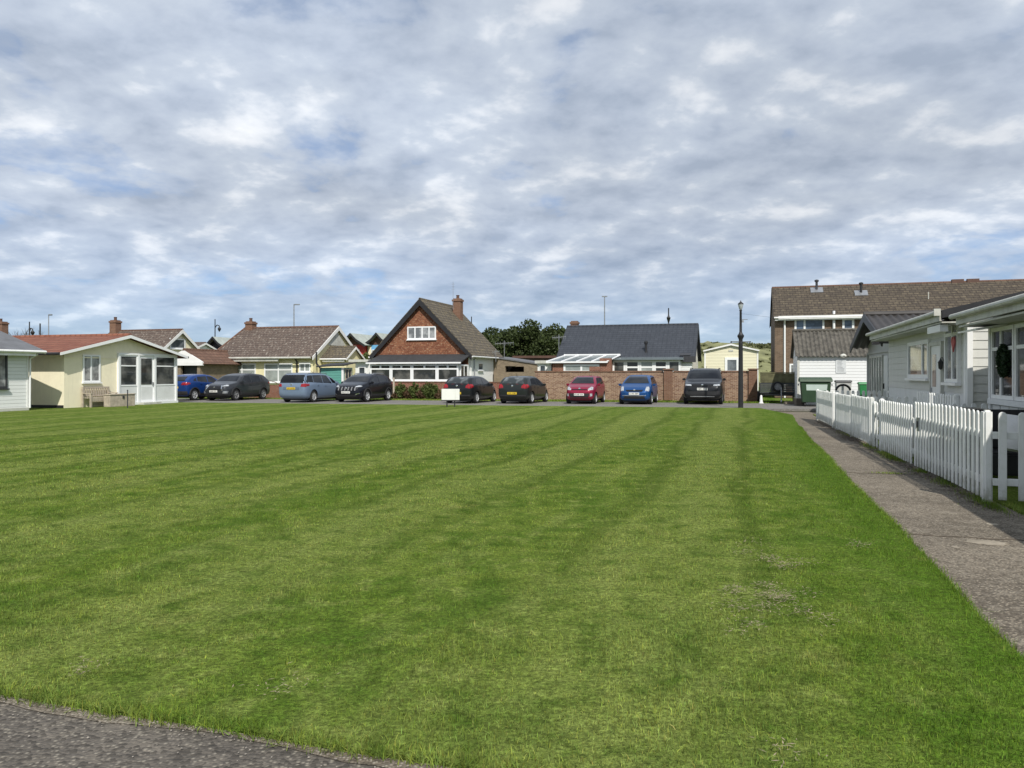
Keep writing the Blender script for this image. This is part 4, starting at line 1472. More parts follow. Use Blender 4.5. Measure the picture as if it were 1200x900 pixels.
def beach_chalet(label, px, pyap, D, half, wallm, gablem, eave_dy=14, depth=5.0, trim='black', bay=None):
    F = Frame('beach_chalet', label, 'chalet', sx(px, D) - half * CS, D + half * SN, YAW_STREET, 0, 'coloured beach chalets behind the bungalows')
    b = F.o
    zr = F.fz(pyap, half)
    ze = zr - eave_dy / 900 * D
    q = MB()
    q.box(.25, 2 * half - .25, 0, depth, 0, ze)
    q.build('wall', wallm, b)
    q = MB()
    q.prism([(.1, -.02, ze), (2 * half - .1, -.02, ze), (half, -.02, zr - .06)], (0, depth, 0))
    q.build('gable', gablem, b)
    # swept slopes flare out towards the eaves
    q = MB()
    for s in (-1, 1):
        pp = [(half, zr), (half + s * half * .45, ze + (zr - ze) * .42), (half + s * half * 1.12, ze - .12)]
        for (xa, za), (xb, zb) in zip(pp, pp[1:]):
            q.slab((xa, -.5, za), (xb, -.5, zb), (xb, depth + .3, zb), (xa, depth + .3, za), .09)
    r = q.build('roof', 'roof_pale', b)
    q = MB()
    for s in (-1, 1):
        pp = [(half, zr + .09), (half + s * half * .45, ze + (zr - ze) * .42 + .09), (half + s * half * 1.12, ze - .03)]
        for (xa, za), (xb, zb) in zip(pp, pp[1:]):
            q.prism([(xa, -.56, za), (xb, -.56, zb), (xb, -.56, zb - .22), (xa, -.56, za - .22)], (0, .055, 0))
    q.build('barge_board', trim, r)
    window(b, half - .7, half + .7, ze - 1.9, ze - .45, 0, 'front', cols=2, fw=.08, pane='glass')
    if bay:
        q = MB()
        q.box(.20, .26 + .3, -.04, -.005, 0, ze)
        q.box(2 * half - .5, 2 * half - .2, -.04, -.005, 0, ze)
        q.build('corner_trim', bay, b)
    return F


beach_chalet('dark blue beach chalet with black gable and pale roof, behind a lamp post', 253, 395.5, 76, 1.35, 'dark_blue', 'black', 12)
beach_chalet('barn red beach chalet with brown gable and pale swept roof', 413.5, 391.5, 72, 1.35, 'red_paint', 'brown_paint', 12.5, 4.5)
beach_chalet('sky blue beach chalet with black gable, beside the tall brick gable house', 443.5, 391, 72, 1.3, 'sky_blue', 'brown_paint', 13, 4.5, bay='cream')
# low dark roofed house between them
F = Frame('bungalow', 'white bungalow with dark roof, mostly hidden beside the dark blue chalet', 'house', sx(194, 72), 72, YAW_STREET)
q = MB()
gable_x(q, 0, 2.3, 0, 5, 3.5, 4.4)
q.build('wall', 'white', F.o)
roof_x(F.o, 0, 2.3, 0, 5, 3.55, 4.45, .3, .2, .08, 'tile_brown', 'white', 'black')

# yellow bungalow: hipped on the left, gable on the right, small lower wing
DR = 54.5
xr, yr = sx(367, DR), DR
F = Frame('bungalow', 'yellow bungalow with lichen speckled brown roof hipped at one end', 'house', xr, yr, YAW_STREET)
b = F.o
x0 = F.fx(253)
dep = 6.6
ze, zr = F.fz(419.5, 0) + .22, F.fz(384, 0, dep / 2)
q = MB()
q.box(x0, 0, 0, dep, 0, ze - .02)
q.prism([(0, 0, ze - .02), (0, dep, ze - .02), (0, dep / 2, zr - .05)], (-.25, 0, 0))
q.build('wall', 'yellow', b)
oh = .35
za = ze - oh * (zr - ze) / (dep / 2)
hipx = F.fx(287, dep / 2)
q = MB()
q.slab((x0 - oh, -oh, za), (.15, -oh, za), (.15, dep / 2, zr), (hipx, dep / 2, zr), .09)
q.slab((x0 - oh, dep + oh, za), (.15, dep + oh, za), (.15, dep / 2, zr), (hipx, dep / 2, zr), .09)
q.prism([(x0 - oh, -oh, za), (x0 - oh, dep + oh, za), (hipx, dep / 2, zr)], Vector((-.6, 0, .8)) * .09)
r = q.build('roof', 'tile_brown', b)
q = MB()
q.tube((hipx, dep / 2, zr + .08), (.15, dep / 2, zr + .08), .1, .1)
q.tube((x0 - oh, -oh, za + .08), (hipx, dep / 2, zr + .08), .09, .09)
q.build('ridge_tiles', 'tile_orange', r)
q = MB()
for ya in (-oh, dep + oh):
    q.prism([(.15, ya, za + .1), (.15, dep / 2, zr + .1), (.15, dep / 2, zr - .2), (.15, ya, za - .15)], (.05, 0, 0))
q.build('barge_board', 'white', r)
q = MB()
q.prism([(.012, dep * .3, zr - 1.35), (.012, dep * .7, zr - 1.35), (.012, dep / 2, zr - .35)], (.03, 0, 0))
q.build('gable_vent', 'offwhite', b)
q = MB()
q.box(x0 - oh - .3, F.fx(330), -oh - .12, -oh - .005, za - .22, za + .03)
q.tube((x0 - oh - .3, -oh - .17, za + .02), (.1, -oh - .17, za + .02), .07, .07)
q.build('gutter', 'offwhite', r)
chimney(b, F.fx(294, dep / 2), dep / 2, zr - .3, zr + .62, .62, .6, 1)
for pa_, pb_, cols, pane in ((268, 300, 3, 'glass_pale'), (310, 343, 2, 'glass_pale')):
    x_a, x_b = F.fx(pa_), F.fx(pb_)
    window(b, x_a, x_b, F.fz(448, x_a), F.fz(426, x_a), splits=[.5] if cols == 2 else [.5], rows=(.66,), fw=.09, pane=pane)
x_a, x_b = F.fx(351), F.fx(364)
window(b, x_a, x_b, F.fz(436, x_a), F.fz(425, x_a), cols=2, fw=.09, pane='glass_pale')
pipe(b, [(F.fx(348.5), -.30, za), (F.fx(348.5), -.06, za - .3), (F.fx(348.5), -.06, 0)], .06, 'black')
# rendered pilaster rings hide behind cars; lattice trellis on the wall
q = MB()
tx0, tx1 = F.fx(363.8), F.fx(375)
for i in range(-3, 5):
    for s in (-1, 1):
        xa = tx0 + (tx1 - tx0) * i / 4
        p0 = Vector((xa if s > 0 else tx0 + tx1 - xa, -.03, .75))
        p1 = p0 + Vector((s * .9, 0, .9 * 1.15))
        # clip to the panel
        for _ in range(40):
            pass
        def cl(p, qv):
            d_ = qv - p
            t0, t1 = 0.0, 1.0
            for den, lo_, hi_ in ((d_.x, tx0 - p.x, tx1 - p.x),):
                if abs(den) > 1e-6:
                    a_, b_ = lo_ / den, hi_ / den
                    t0, t1 = max(t0, min(a_, b_)), min(t1, max(a_, b_))
            return (p + d_ * t0, p + d_ * t1) if t1 - t0 > .05 else None
        c_ = cl(p0, p1)
        if c_:
            q.tube(c_[0], c_[1], .014, .014, 5)
tr = q.build('trellis', 'wood_grey', b)
# side wing
ZE2 = F.fz(418.5, 1, 1.2)
wx1 = 1.95
w0, w1 = 1.2, 3.45
zr2 = F.fz(407.5, wx1, (w0 + w1) / 2)
q = MB()
gable_x(q, .003, wx1, w0, w1, ZE2, zr2)
wing = q.build('wing_wall', 'yellow', b)
r2 = roof_x(b, .17, wx1, w0, w1, ZE2, zr2, .28, .18, .08, 'tile_lichen', 'white', 'white')
pipe(b, [(F.fx(371.5, 0), -.08, ZE2 + .35), (F.fx(371.5), -.08, ZE2 - .45), (F.fx(376), -.08, ZE2 - .8), (F.fx(376), -.08, .2)], .06, 'black')
q = MB()
q.box(.9, 1.35, w0 - .03, w0 - .003, ZE2 - .62, ZE2 - .5)
q.build('vent', 'brown_paint', b)
# low brick wall before the yellow bungalow
q = MB()
Dw = 51.2
p0, p1 = Vector((sx(262, Dw), Dw + .3, -.06)), Vector((sx(328, Dw - 1.9), Dw - 1.6, -.06))
d_ = (p1 - p0).normalized()
n_ = Vector((-d_.y, d_.x, 0)) * .22
q.prism([p0, p1, p1 + n_, p0 + n_], (0, 0, .88))
t = q.build('garden_wall', 'brick_red')
tag(t, 'low red brick garden wall with a curved rail in front of the yellow bungalow', 'wall')
q = MB()
m_ = (p0 * .25 + p1 * .75) + n_ * .5
for i in range(10):
    a0, a1 = math.pi * i / 10, math.pi * (i + 1) / 10
    q.tube(m_ + d_ * (math.cos(a0) * .9) + Vector((0, 0, .80 + math.sin(a0) * .35)), m_ + d_ * (math.cos(a1) * .9) + Vector((0, 0, .80 + math.sin(a1) * .35)), .025, .025, 6)
q.build('rail', 'brown_paint', t)

# teal shed
DS = 47.5
F = Frame('shed', 'teal boarded garden shed with black felt roof', 'shed', sx(376, DS + .8), DS + .8, YAW_STREET)
b = F.o
w_ = F.fx(402)
dp = F.ey(413, w_)
zf, zbk = F.fz(430.5, 0), F.fz(428.8, w_, 0)
q = MB()
q.box(0, w_, 0, dp, 0, zf - .02)
q.build('wall', 'teal', b)
q = MB()
q.box(w_ - .1, w_ + .02, -.02, .1, 0, zf - .02)
q.build('corner_trim', 'white', b)
q = MB()
q.slab((-.2, -.25, zf), (w_ + .25, -.25, zf + .1), (w_ + .25, dp + .2, zf + .28), (-.2, dp + .2, zf + .2), .07)
q.build('roof', 'felt', b)
window(b, dp * .18, dp * .85, zf - .75, zf - .08, w_, 'right', cols=2, fw=.06, frame='wood_grey', pane='glass')

# ---------------------------------------------------------------- tall brick gable house
DR = 52.0
F = Frame('gable_house', 'steep gabled house with mottled red tile hung front and long white sun room', 'house', sx(549, DR), DR, YAW_STREET)
b = F.o
x0 = F.fx(441)
xm = x0 / 2
ze = F.fz(412, 0)
zr = F.fz(352.5, xm)
dep = 6.3
q = MB()
q.box(x0, 0, 0, dep, 0, ze - .3)
q.build('wall', 'white_render', b)
q = MB()
q.prism([(x0, 0.0, ze - .98), (0, 0.0, ze - .98), (0, 0, ze - .03), (xm, 0, zr - .05), (x0, 0, ze - .03)], (0, -.06, 0))
q.prism([(x0, 0.004, ze - .296), (0, 0.004, ze - .296), (0, .004, ze - .03), (xm, .004, zr - .05), (x0, .004, ze - .03)], (0, dep - .008, 0))
q.build('gable_tiles', 'brick_gable', b)
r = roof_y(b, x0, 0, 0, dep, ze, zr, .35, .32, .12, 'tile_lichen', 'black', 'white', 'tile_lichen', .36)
xa, xb = F.fx(478), F.fx(511.5)
window(b, xa, xb, F.fz(398, xa), F.fz(383, xa), .06 * -1, splits=[.27, .52, .76], fw=.09, pane='glass_net')
chimney(b, F.fx(536.5, 4.6), 4.6, zr - 1.8, F.fz(350, F.fx(536.5, 4.6), 4.6), .62, .55, 1)
# tv aerial pole on the chimney
q = MB()
cx = F.fx(533, 4.6)
q.tube((cx, 4.25, zr - .3), (cx, 4.25, F.fz(330, cx, 4.25)), .018, .012, 6)
for i, wz in enumerate((.5, .38, .3)):
    q.tube((cx - .12, 4.25, F.fz(333 + i * 3, cx, 4.25)), (cx + .12, 4.25, F.fz(333 + i * 3, cx, 4.25)), .008, .008, 5)
q.build('aerial', 'metal_grey', b)
# side wall details
ya, yb = F.ey(560, .0), F.ey(565.5, .0)
window(b, ya, yb, F.fz(434, 0, ya), F.fz(425, 0, ya), 0, 'right', fw=.07, pane='glass_grey')
pipe(b, [(.38, .25, ze - .25), (.06, .3, ze - .6), (.06, .3, 0)], .05, 'white', 'downpipe')
pipe(b, [(.30, 1.0, ze - .25), (.05, 1.05, ze - .5), (.05, 1.05, 0)], .045, 'metal_grey', 'downpipe')
# sun room
sd = 1.9
s0, s1 = F.fx(434, -sd), F.fx(537.5, -sd)
zt = F.fz(426.8, xm, -sd)
zs = F.fz(446.5, xm, -sd)
q = MB()
q.box(s0, s1, -sd, -.065, 0, zs)
q.box(s1 - .05, s1 + .01, -sd + .06, -.065, zs, zt - .02)
q.build('sun_room_wall', 'panel_white', b)
nb = 4
edges = [F.fx(p, -sd) for p in (434, 458.5, 483, 512.5, 537.5)]
for i in range(nb):
    window(b, edges[i] + .003, edges[i + 1] - .003, zs + .003, zt, -sd, 'front', fw=.11, rows=(.72,), splits=[], pane='glass_room', sill=False, depth=.06)
    q = MB()
    fmf = face_map('front', -sd)
    xm_ = (edges[i] + edges[i + 1]) / 2
    fbox(q, fmf, xm_ - .07, xm_ + .07, zs + (zt - zs) * .72, zt - .02, -.02, .058)
    q.build('top_light_mullion', 'white_upvc', b)
q = MB()
fbox(q, fmf, s0 - .05, s1 + .05, zs - .12, zs - .002, 0, .12)
q.build('sun_room_sill', 'white_upvc', b)
window(b, -sd + .25, -.3, zs + .1, zt - .05, s1 + .01, 'right', cols=2, fw=.08, pane='glass_room', sill=False)
q = MB()
q.slab((s0 - .2, -sd - .25, zt + .06), (s1 + .25, -sd - .25, zt + .06), (s1 + .15, -.064, zt + .62), (s0 - .2, -.064, zt + .62), .08)
rf = q.build('sun_room_roof', 'felt', b)
q = MB()
q.box(s0 - .2, s1 + .25, -sd - .30, -sd - .255, zt + .03, zt + .13)
q.build('fascia', 'white_upvc', rf)
# left lean-to with white flat roof
q = MB()
q.box(x0 - 1.15, x0 - .01, -.9, 3, 0, F.fz(424.5, x0, 0))
q.build('side_porch_wall', 'white', b)
q = MB()
q.box(x0 - 1.5, x0 + .0, -1.25, 3.2, F.fz(424.4, x0, 0) + .003, F.fz(424.4, x0, 0) + .17)
q.build('side_porch_roof', 'offwhite', b)
window(b, x0 - .9, x0 - .35, 1.2, 2.05, -.9, 'front', cols=1, fw=.07, pane='glass')

# garden front: low red wall, plants
Dw = 48.6
F2 = Frame('garden_wall', 'low dark red brick wall in front of the sun room', 'wall', sx(452, Dw + 1), Dw + 1, YAW_STREET)
q = MB()
wlen = F2.fx(600)
q.box(0, wlen, 0, .22, -.1, 1.0)
q.build('wall', 'brick_red', F2.o)
q = MB()
q.box(-.02, wlen + .02, -.03, .25, 1.002, 1.06)
q.build('coping', 'brick_chimney', F2.o)
shr = [(456, .42, 'leaf_hedge'), (463, .5, 'leaf_red'), (470, .85, 'leaf_hedge'), (478, .6, 'leaf_red'), (486, .85, 'leaf_hedge'), (494, .62, 'leaf_red'), (501, .9, 'leaf_hedge'), (508, .85, 'leaf_hedge'), (515, .5, 'leaf_red')]
names = ['first low green shrub from the crossover end of the sun room wall', 'small reddish shrub between two green ones near the crossover',
         'rounded green shrub under the second sun room window', 'reddish shrub in the middle of the border under the sun room',
         'full green shrub in the middle of the border under the sun room', 'reddish shrub between two full green shrubs under the sun room',
         'tallest green shrub under the sun room, left of the white board', 'wide green shrub next to the tallest one under the sun room',
         'small reddish shrub just behind the blank white board']
for i, (px, hh, lm) in enumerate(shr):
    Dp = 48.2 - (px - 456) * .012
    o = thing('shrub', names[i], 'shrub', (sx(px, Dp), Dp, -.04), 0, 'shrubs along the wall in front of the sun room')
    v = leaves(1100, [(0, 0, hh * .5, .30 + .1 * hh, .3, hh * .45), (.15, 0, hh * .85, .13, .15, hh * .3), (-.2, .05, hh * .6, .22, .2, hh * .45), (-.05, 0, hh * 1.0, .09, .1, hh * .3), (.32, -.05, hh * .35, .25, .2, hh * .35)], .08, i)
    link('foliage', quads_mesh('foliage', v, lm), o)
    q = MB()
    q.tube((0, 0, -.05), (.02, 0, hh * .5), .025, .015, 6)
    q.tube((0, 0, .1), (.12, .05, hh * .7), .015, .01, 6)
    q.build('stem', 'bark', o)
q = MB()
q.box(-.05, .05, -.05, .05, -.1, 1.25)
o = q.build('post', 'wood_grey')
o.location = (sx(461.5, 48.0), 48.0, .06)
tag(o, 'weathered wooden post standing in the border under the sun room', 'post')

# brown brick garage with sloping parapet, flat roofed house behind, trees
DG = 56.0
F = Frame('garage', 'buff brick garage with sloping flat roof and a dark opening', 'garage', sx(574, DG + 1.2), DG + 1.2, YAW_STREET)
b = F.o
wd = F.fx(638)
za, zb2 = F.fz(418.5, 0), F.fz(428.5, wd)
oa, ob = F.fx(592), F.fx(614)
o0, o1 = F.fz(436, oa), F.fz(429, oa)
q = MB()
q.box(0, oa, 0, .25, 0, o1)
q.box(ob, wd, 0, .25, 0, o1 - .1)
q.box(oa, ob, 0, .25, 0, o0)
q.prism([(0, 0, o1), (ob, 0, o1), (ob, 0, za + (zb2 - za) * ob / wd), (0, 0, za)], (0, .25, 0))
q.prism([(ob, 0, o1 - .1), (wd, 0, o1 - .1), (wd, 0, zb2), (ob, 0, za + (zb2 - za) * ob / wd)], (0, .25, 0))
q.box(0, .25, .25, 5, 0, za - .02)
q.box(wd - .25, wd, .25, 5, 0, zb2 - .02)
q.box(.25, wd - .25, 4.75, 5, 0, zb2 - .02)
q.build('wall', 'brick_buff', b)
q = MB()
q.slab((-.1, -.08, za), (wd + .15, -.08, zb2), (wd + .15, 5.1, zb2 + .02), (-.1, 5.1, za + .02), .09)
q.build('roof', 'felt_grey', b)
q = MB()
q.tube((F.fx(577), -.06, 0), (F.fx(577), -.06, 1.5), .12, .12)
q.build('flue', 'metal_dark', b)
F = Frame('outbuilding', 'low flat roofed brown building behind the buff garage', 'outbuilding', sx(604, 64), 64, YAW_STREET)
wd = F.fx(655)
zt = F.fz(417, 0)
q = MB()
q.box(0, wd, 0, 5, 0, zt - .2)
q.build('wall', 'brick_buff', F.o)
q = MB()
q.box(-.2, wd + .2, -.2, 5.2, zt - .197, zt)
q.build('roof', 'brown_paint', F.o)
F = Frame('outbuilding', 'small white flat roofed lean-to between buff garage and slate bungalow', 'outbuilding', sx(630, 53.0), 53.0, YAW_STREET)
wd = F.fx(646)
q = MB()
q.box(0, wd, 0, 3, 0, F.fz(426, 0))
q.build('wall', 'white', F.o)
q = MB()
q.box(-.15, wd + .1, -.2, 3.1, F.fz(426, 0) + .003, F.fz(422.5, 0))
q.build('roof', 'offwhite', F.o)
window(F.o, .15, .6, 1.2, F.fz(428, 0), 0, 'front', fw=.06, pane='glass')

# ---------------------------------------------------------------- slate bungalow and its wall
DR = 51.5
F = Frame('bungalow', 'white bungalow with smooth dark slate roof behind the brick wall', 'house', sx(811, DR), DR, YAW_STREET)
b = F.o
x0 = F.fx(656)
dep = 6.6
ze, zr = F.fz(418.5, 0), F.fz(381.5, 0, dep / 2)
q = MB()
gable_x(q, x0, 0, 0, dep, ze, zr)
q.build('wall', 'white', b)
r = roof_x(b, x0, 0, 0, dep, ze + .02, zr, .3, .22, .1, 'tile_slate', 'black', 'black', 'tile_slate', .2)
chimney(b, F.fx(673.5, dep / 2 + .8), dep / 2 + .8, zr - 1.2, zr + .55, .55, .5, 0)
# flue on the front slope
fx_ = F.fx(757, .35)
zz = ze + (zr - ze) * .35 / (dep / 2)
q = MB()
q.lathe([(.13, 0), (.10, .12), (.085, .2), (.085, .72), (.13, .76), (.13, .9), (.06, .95)], (fx_, .35, zz - .05), 'z', 12)
q.build('flue', 'black', b, True)
# lean-to with brick base and white ribbed clear roof
ld = 2.2
l0, l1 = F.fx(645, -ld), F.fx(716, -ld)
zl = F.fz(424.5, l0, -ld)
zbk = F.fz(417.5, l0, -.1)
q = MB()
q.box(l0 + .15, l1 - .1, -ld, -.05, 0, zl - .03)
q.box(l1 - .75, l1 - .003, -ld - .05, -ld + .4, 0, zl + .25)
q.build('lean_to_wall', 'brick_red', b)
q = MB()
q.slab((l0 - .2, -ld - .2, zl), (l1 - .2, -ld - .2, zl), (l1 + .25, -.02, zbk), (l0 + .5, -.02, zbk), .03)
lr = q.build('lean_to_roof', 'glass_roof', b)
q = MB()
for i in range(5):
    u = i / 4
    a = Vector((l0 - .2, -ld - .2, zl + .03)).lerp(Vector((l1 - .2, -ld - .2, zl + .03)), u)
    c = Vector((l0 + .5, -.02, zbk + .03)).lerp(Vector((l1 + .25, -.02, zbk + .03)), u)
    q.slab(a + Vector((-.06, 0, 0)), a + Vector((.06, 0, 0)), c + Vector((.06, 0, 0)), c + Vector((-.06, 0, 0)), .05)
q.box(l0 - .25, l1 - .18, -ld - .26, -ld - .205, zl - .06, zl + .05)
q.box(l0 + .45, l1 + .28, -.10, -.03, zbk + .035, zbk + .14)
q.build('glazing_bars', 'white_upvc', lr)
xa, xb = F.fx(660.5, -ld), F.fx(702.5, -ld)
window(b, xa, xb, F.fz(436.5, xa, -ld), F.fz(427, xa, -ld), -ld, 'front', cols=2, fw=.13, pane='glass_pale', sill=True)
# white window band right of it
wd_ = .9
e_ = [F.fx(p, -wd_) for p in (718, 733, 749.5, 766.5, 782.5, 797.5)]
zt, zs = F.fz(422.5, e_[0], -wd_), F.fz(437, e_[0], -wd_)
q = MB()
q.box(e_[0], e_[-1], -wd_, -.003, 0, zs - .07)
q.build('bay_wall', 'panel_white', b)
for i in range(5):
    window(b, e_[i] + .003, e_[i + 1] - .003, zs, zt, -wd_, 'front', fw=.12, rows=(.45,) if 0 < i < 4 else (), pane='glass_room' if i != 2 else 'glass_pale', sill=(i == 0))
q = MB()
q.slab((e_[0] - .2, -wd_ - .3, zt + .05), (e_[-1] + .2, -wd_ - .3, zt + .05), (e_[-1] + .2, -.32, zt + .18), (e_[0] - .2, -.32, zt + .18), .05)
q.box(e_[0] - .25, e_[-1] + .25, -wd_ - .35, -wd_ - .305, zt + .015, zt + .08)
q.build('bay_roof', 'glass_roof', b)
q = MB()
q.box(-1.1, .02, -.4, -.005, 0, ze - .25)
q.build('end_panel', 'wb_white', b)
q = MB()
q.box(-.55, .28, -.62, -.42, ze - .35, ze + .05)
q.slab((-.75, -.6, ze + .08), (-.05, -.6, ze + .08), (-.05, -.15, ze + .22), (-.75, -.15, ze + .22), .05)
q.build('gutter_hopper', 'metal_dark', b)

# brick boundary wall with pillars
Dw = 47.6
F = Frame('boundary_wall', 'mottled brick boundary wall with piers behind the parked cars', 'wall', sx(627, Dw), Dw, YAW_STREET)
b = F.o
w1_ = F.fx(884)
zt0 = 1.66
q = MB()
q.box(0, w1_, 0, .24, -.1, zt0)
q.build('wall', 'brick_wall', b)
q = MB()
q.box(-.03, F.fx(783) - .3, -.04, .28, zt0 + .002, zt0 + .07)
q.box(F.fx(783) + .3, w1_ - .3, -.04, .28, zt0 + .002, zt0 + .07)
q.build('coping', 'brick_chimney', b)
for px in (783, 882.5):
    xx = F.fx(px)
    q = MB()
    q.box(xx - .24, xx + .24, -.12, .34, 0, zt0 + .12)
    q.box(xx - .30, xx + .30, -.18, .40, zt0 + .123, zt0 + .19)
    q.build('pier', 'brick_chimney', b)
q = MB()
xx = F.fx(697)
q.box(xx - .32, xx + .32, -.06, .30, zt0 + .073, zt0 + .32)
q.build('brick_cap', 'brick_red', b)

# yellow chalet
DC = 52.0
F = Frame('chalet', 'pale yellow weatherboarded chalet with low gable, behind the lamp post', 'chalet', sx(826, DC), DC, YAW_STREET)
b = F.o
wd = F.fx(888)
ze, zr = F.fz(411.5, 0), F.fz(404, wd / 2)
q = MB()
gable_y(q, 0, wd, 0, 6, ze, zr)
q.build('wall', 'cream_pale', b)
roof_y(b, 0, wd, 0, 6, ze + .02, zr + .02, .1, .12, .06, 'felt_grey', 'white', None, 'felt_grey', .09)
xa, xb = F.fx(849.5), F.fx(866)
window(b, xa, xb, F.fz(437, xa), F.fz(419, xa), 0, 'front', fw=.16, pane='glass_grey', sill=False)
q = MB()
q.box(F.fx(856) - .12, F.fx(856) + .18, -.03, -.004, F.fz(412, 2), F.fz(410, 2))
q.build('vent', 'offwhite', b)
for xx in (-.04, wd - .06):
    q = MB()
    q.box(xx, xx + .1, -.02, .08, 0, ze)
    q.build('corner_trim', 'white', b)

# ---------------------------------------------------------------- brown brick terrace on the right
DT = 50.0
F = Frame('terrace_house', 'two storey brown brick terrace with long tiled roof', 'house', sx(908, DT), DT, YAW_STREET)
b = F.o
L_ = 26.0
dep = 8.6
ze, zr = F.fz(370.5, 0), F.fz(339, 0, dep / 2)
q = MB()
gable_x(q, 0, L_, 0, dep, ze, zr)
q.build('wall', 'brick_brown', b)
r = roof_x(b, 0, L_, 0, dep, ze + .02, zr, .35, .06, .1, 'tile_terrace', 'tile_terrace', 'white', 'tile_orange', .2)
q = MB()
xa = F.fx(912)
q.box(xa, F.fx(1010), -.44, -.355, ze - .24, ze - .03)
q.build('fascia', 'white', r)
xa, xb = F.fx(931), F.fx(966)
window(b, xa, xb, F.fz(389, xa), F.fz(373, xa), splits=[.34], fw=.12, pane='glass_blue', sill=False)
xc = F.fx(940)
window(b, xa - .02, xa + .55, F.fz(398, xa), F.fz(389.3, xa), fw=.1, pane='glass_blue', sill=False)
xa, xb = F.fx(987), F.fx(1001)
window(b, xa, xb, F.fz(387, xa), F.fz(373, xa), fw=.13, pane='glass_blue', sill=True)
window(b, F.fx(1018), F.fx(1046), F.fz(390, 6), F.fz(373, 6), fw=.12, splits=[.5], pane='glass_blue')
window(b, .9, 2.6, .9, 2.2, splits=[.4], fw=.1, pane='glass_net')
pipe(b, [(F.fx(919.5), -.40, ze - .2), (F.fx(919.5), -.07, ze - .5), (F.fx(919.5), -.07, 0)], .06)
pipe(b, [(F.fx(977), -.12, ze + .25), (F.fx(977), -.12, 0)], .08)
for px, yy in ((957, 3.6), (1009, 2.9)):
    xx = F.fx(px, yy)
    zz = ze + (zr - ze) * yy / (dep / 2)
    q = MB()
    q.lathe([(.10, -.1), (.08, .05), (.08, .58), (.14, .62), (.14, .72), (.05, .76)], (xx, yy, zz + .1), 'z', 12)
    q.build('flue', 'black' if px > 1000 else 'metal_dark', r, True)
    q = MB()
    q.slab((xx - .4, yy - .35, zz - .06), (xx + .4, yy - .35, zz - .06), (xx + .4, yy + .2, zz + .33), (xx - .4, yy + .2, zz + .33), .02)
    q.build('flashing', 'metal_grey', r)
for px in (1122, 1140):
    xx = F.fx(px, dep / 2)
    q = MB()
    q.box(xx - .35, xx + .35, dep / 2 - .15, dep / 2 + .15, zr - .05, zr + .28)
    q.build('ridge_vent', 'brown_paint', r)
q = MB()
xx = F.fx(1088, 1.6)
q.tube((xx, 1.6, ze + 1.0), (xx, 1.6, ze + 1.45), .03, .03, 8)
q.build('vent_pipe', 'offwhite', r)

# white shed with corrugated cement roof
DS = 38.6
F = Frame('shed', 'white boarded shed with mossy corrugated roof behind the green bins', 'shed', sx(935.5, DS), DS, YAW_STREET)
b = F.o
wd, dep = 6.2, 4.4
ze = F.fz(416.5, 0)
zr = F.fz(389, 0, dep / 2)
q = MB()
gable_x(q, 0, wd, 0, dep, ze, zr)
q.build('wall', 'wb_white', b)
q = MB()
sl = (zr - ze) / (dep / 2)
q.sheet_wave((-.15, -.18, ze - .18 * sl + .03), (wd + .2, -.18, ze - .18 * sl + .03), (wd + .2, dep / 2, zr + .03), (-.15, dep / 2, zr + .03), .20, .034, .012)
q.sheet_wave((-.15, dep + .18, ze - .18 * sl + .03), (wd + .2, dep + .18, ze - .18 * sl + .03), (wd + .2, dep / 2, zr + .03), (-.15, dep / 2, zr + .03), .20, .034, .012)
r = q.build('roof', 'asbestos', b, True)
q = MB()
q.tube((-.17, dep / 2, zr + .06), (wd + .2, dep / 2, zr + .06), .09, .09)
q.build('ridge_tiles', 'asbestos', r)
q = MB()
q.box(F.fx(979.5), F.fx(991.5), -.03, -.004, F.fz(437, 2), F.fz(421, 2))
nt = q.build('notice_board', 'paper', b)
q = MB()
rr = random.Random(4)
nx0, nx1, nz0, nz1 = F.fx(979.5), F.fx(991.5), F.fz(437, 2), F.fz(421, 2)
for i in range(9):
    zz = nz1 - .08 - i * (nz1 - nz0 - .12) / 9
    q.box(nx0 + .06, nx0 + .06 + (nx1 - nx0 - .12) * rr.uniform(.55, 1), -.036, -.031, zz - .016, zz)
q.build('printed_lines', 'metal_grey', nt)
q = MB()
q.ball((F.fx(988), -.08, ze - .05), (.16, .1, .12), 2)
q.build('lamp', 'offwhite', b, True)
q = MB()
q.box(-.05, .06, -.03, -.004, 0, ze - .05)
q.build('corner_trim', 'offwhite', b)


# ---------------------------------------------------------------- right: cottages facing left across the path
def boards(mb, x0, x1, y, z0, z1, pitch=.15, out=-1, axis='x', t=.018):
    """real overlapping boards: each one leans out at its foot"""
    z = z0
    while z < z1 - .02:
        zt = min(z + pitch, z1)
        if axis == 'x':
            mb.prism([(x0, y, z), (x0, y + out * t, z), (x0, y + out * t * .35, zt - .004), (x0, y, zt - .004)], (x1 - x0, 0, 0))
        else:
            mb.prism([(y, x0, z), (y + out * t, x0, z), (y + out * t * .35, x0, zt - .004), (y, x0, zt - .004)], (0, x1 - x0, 0))
        z += pitch


def east_house(label, e, n_far, n_near, grp=None):
    p = W(e, n_far)
    return Frame('cottage', label, 'cottage', p.x, p.y, YAW_EAST), n_far - n_near


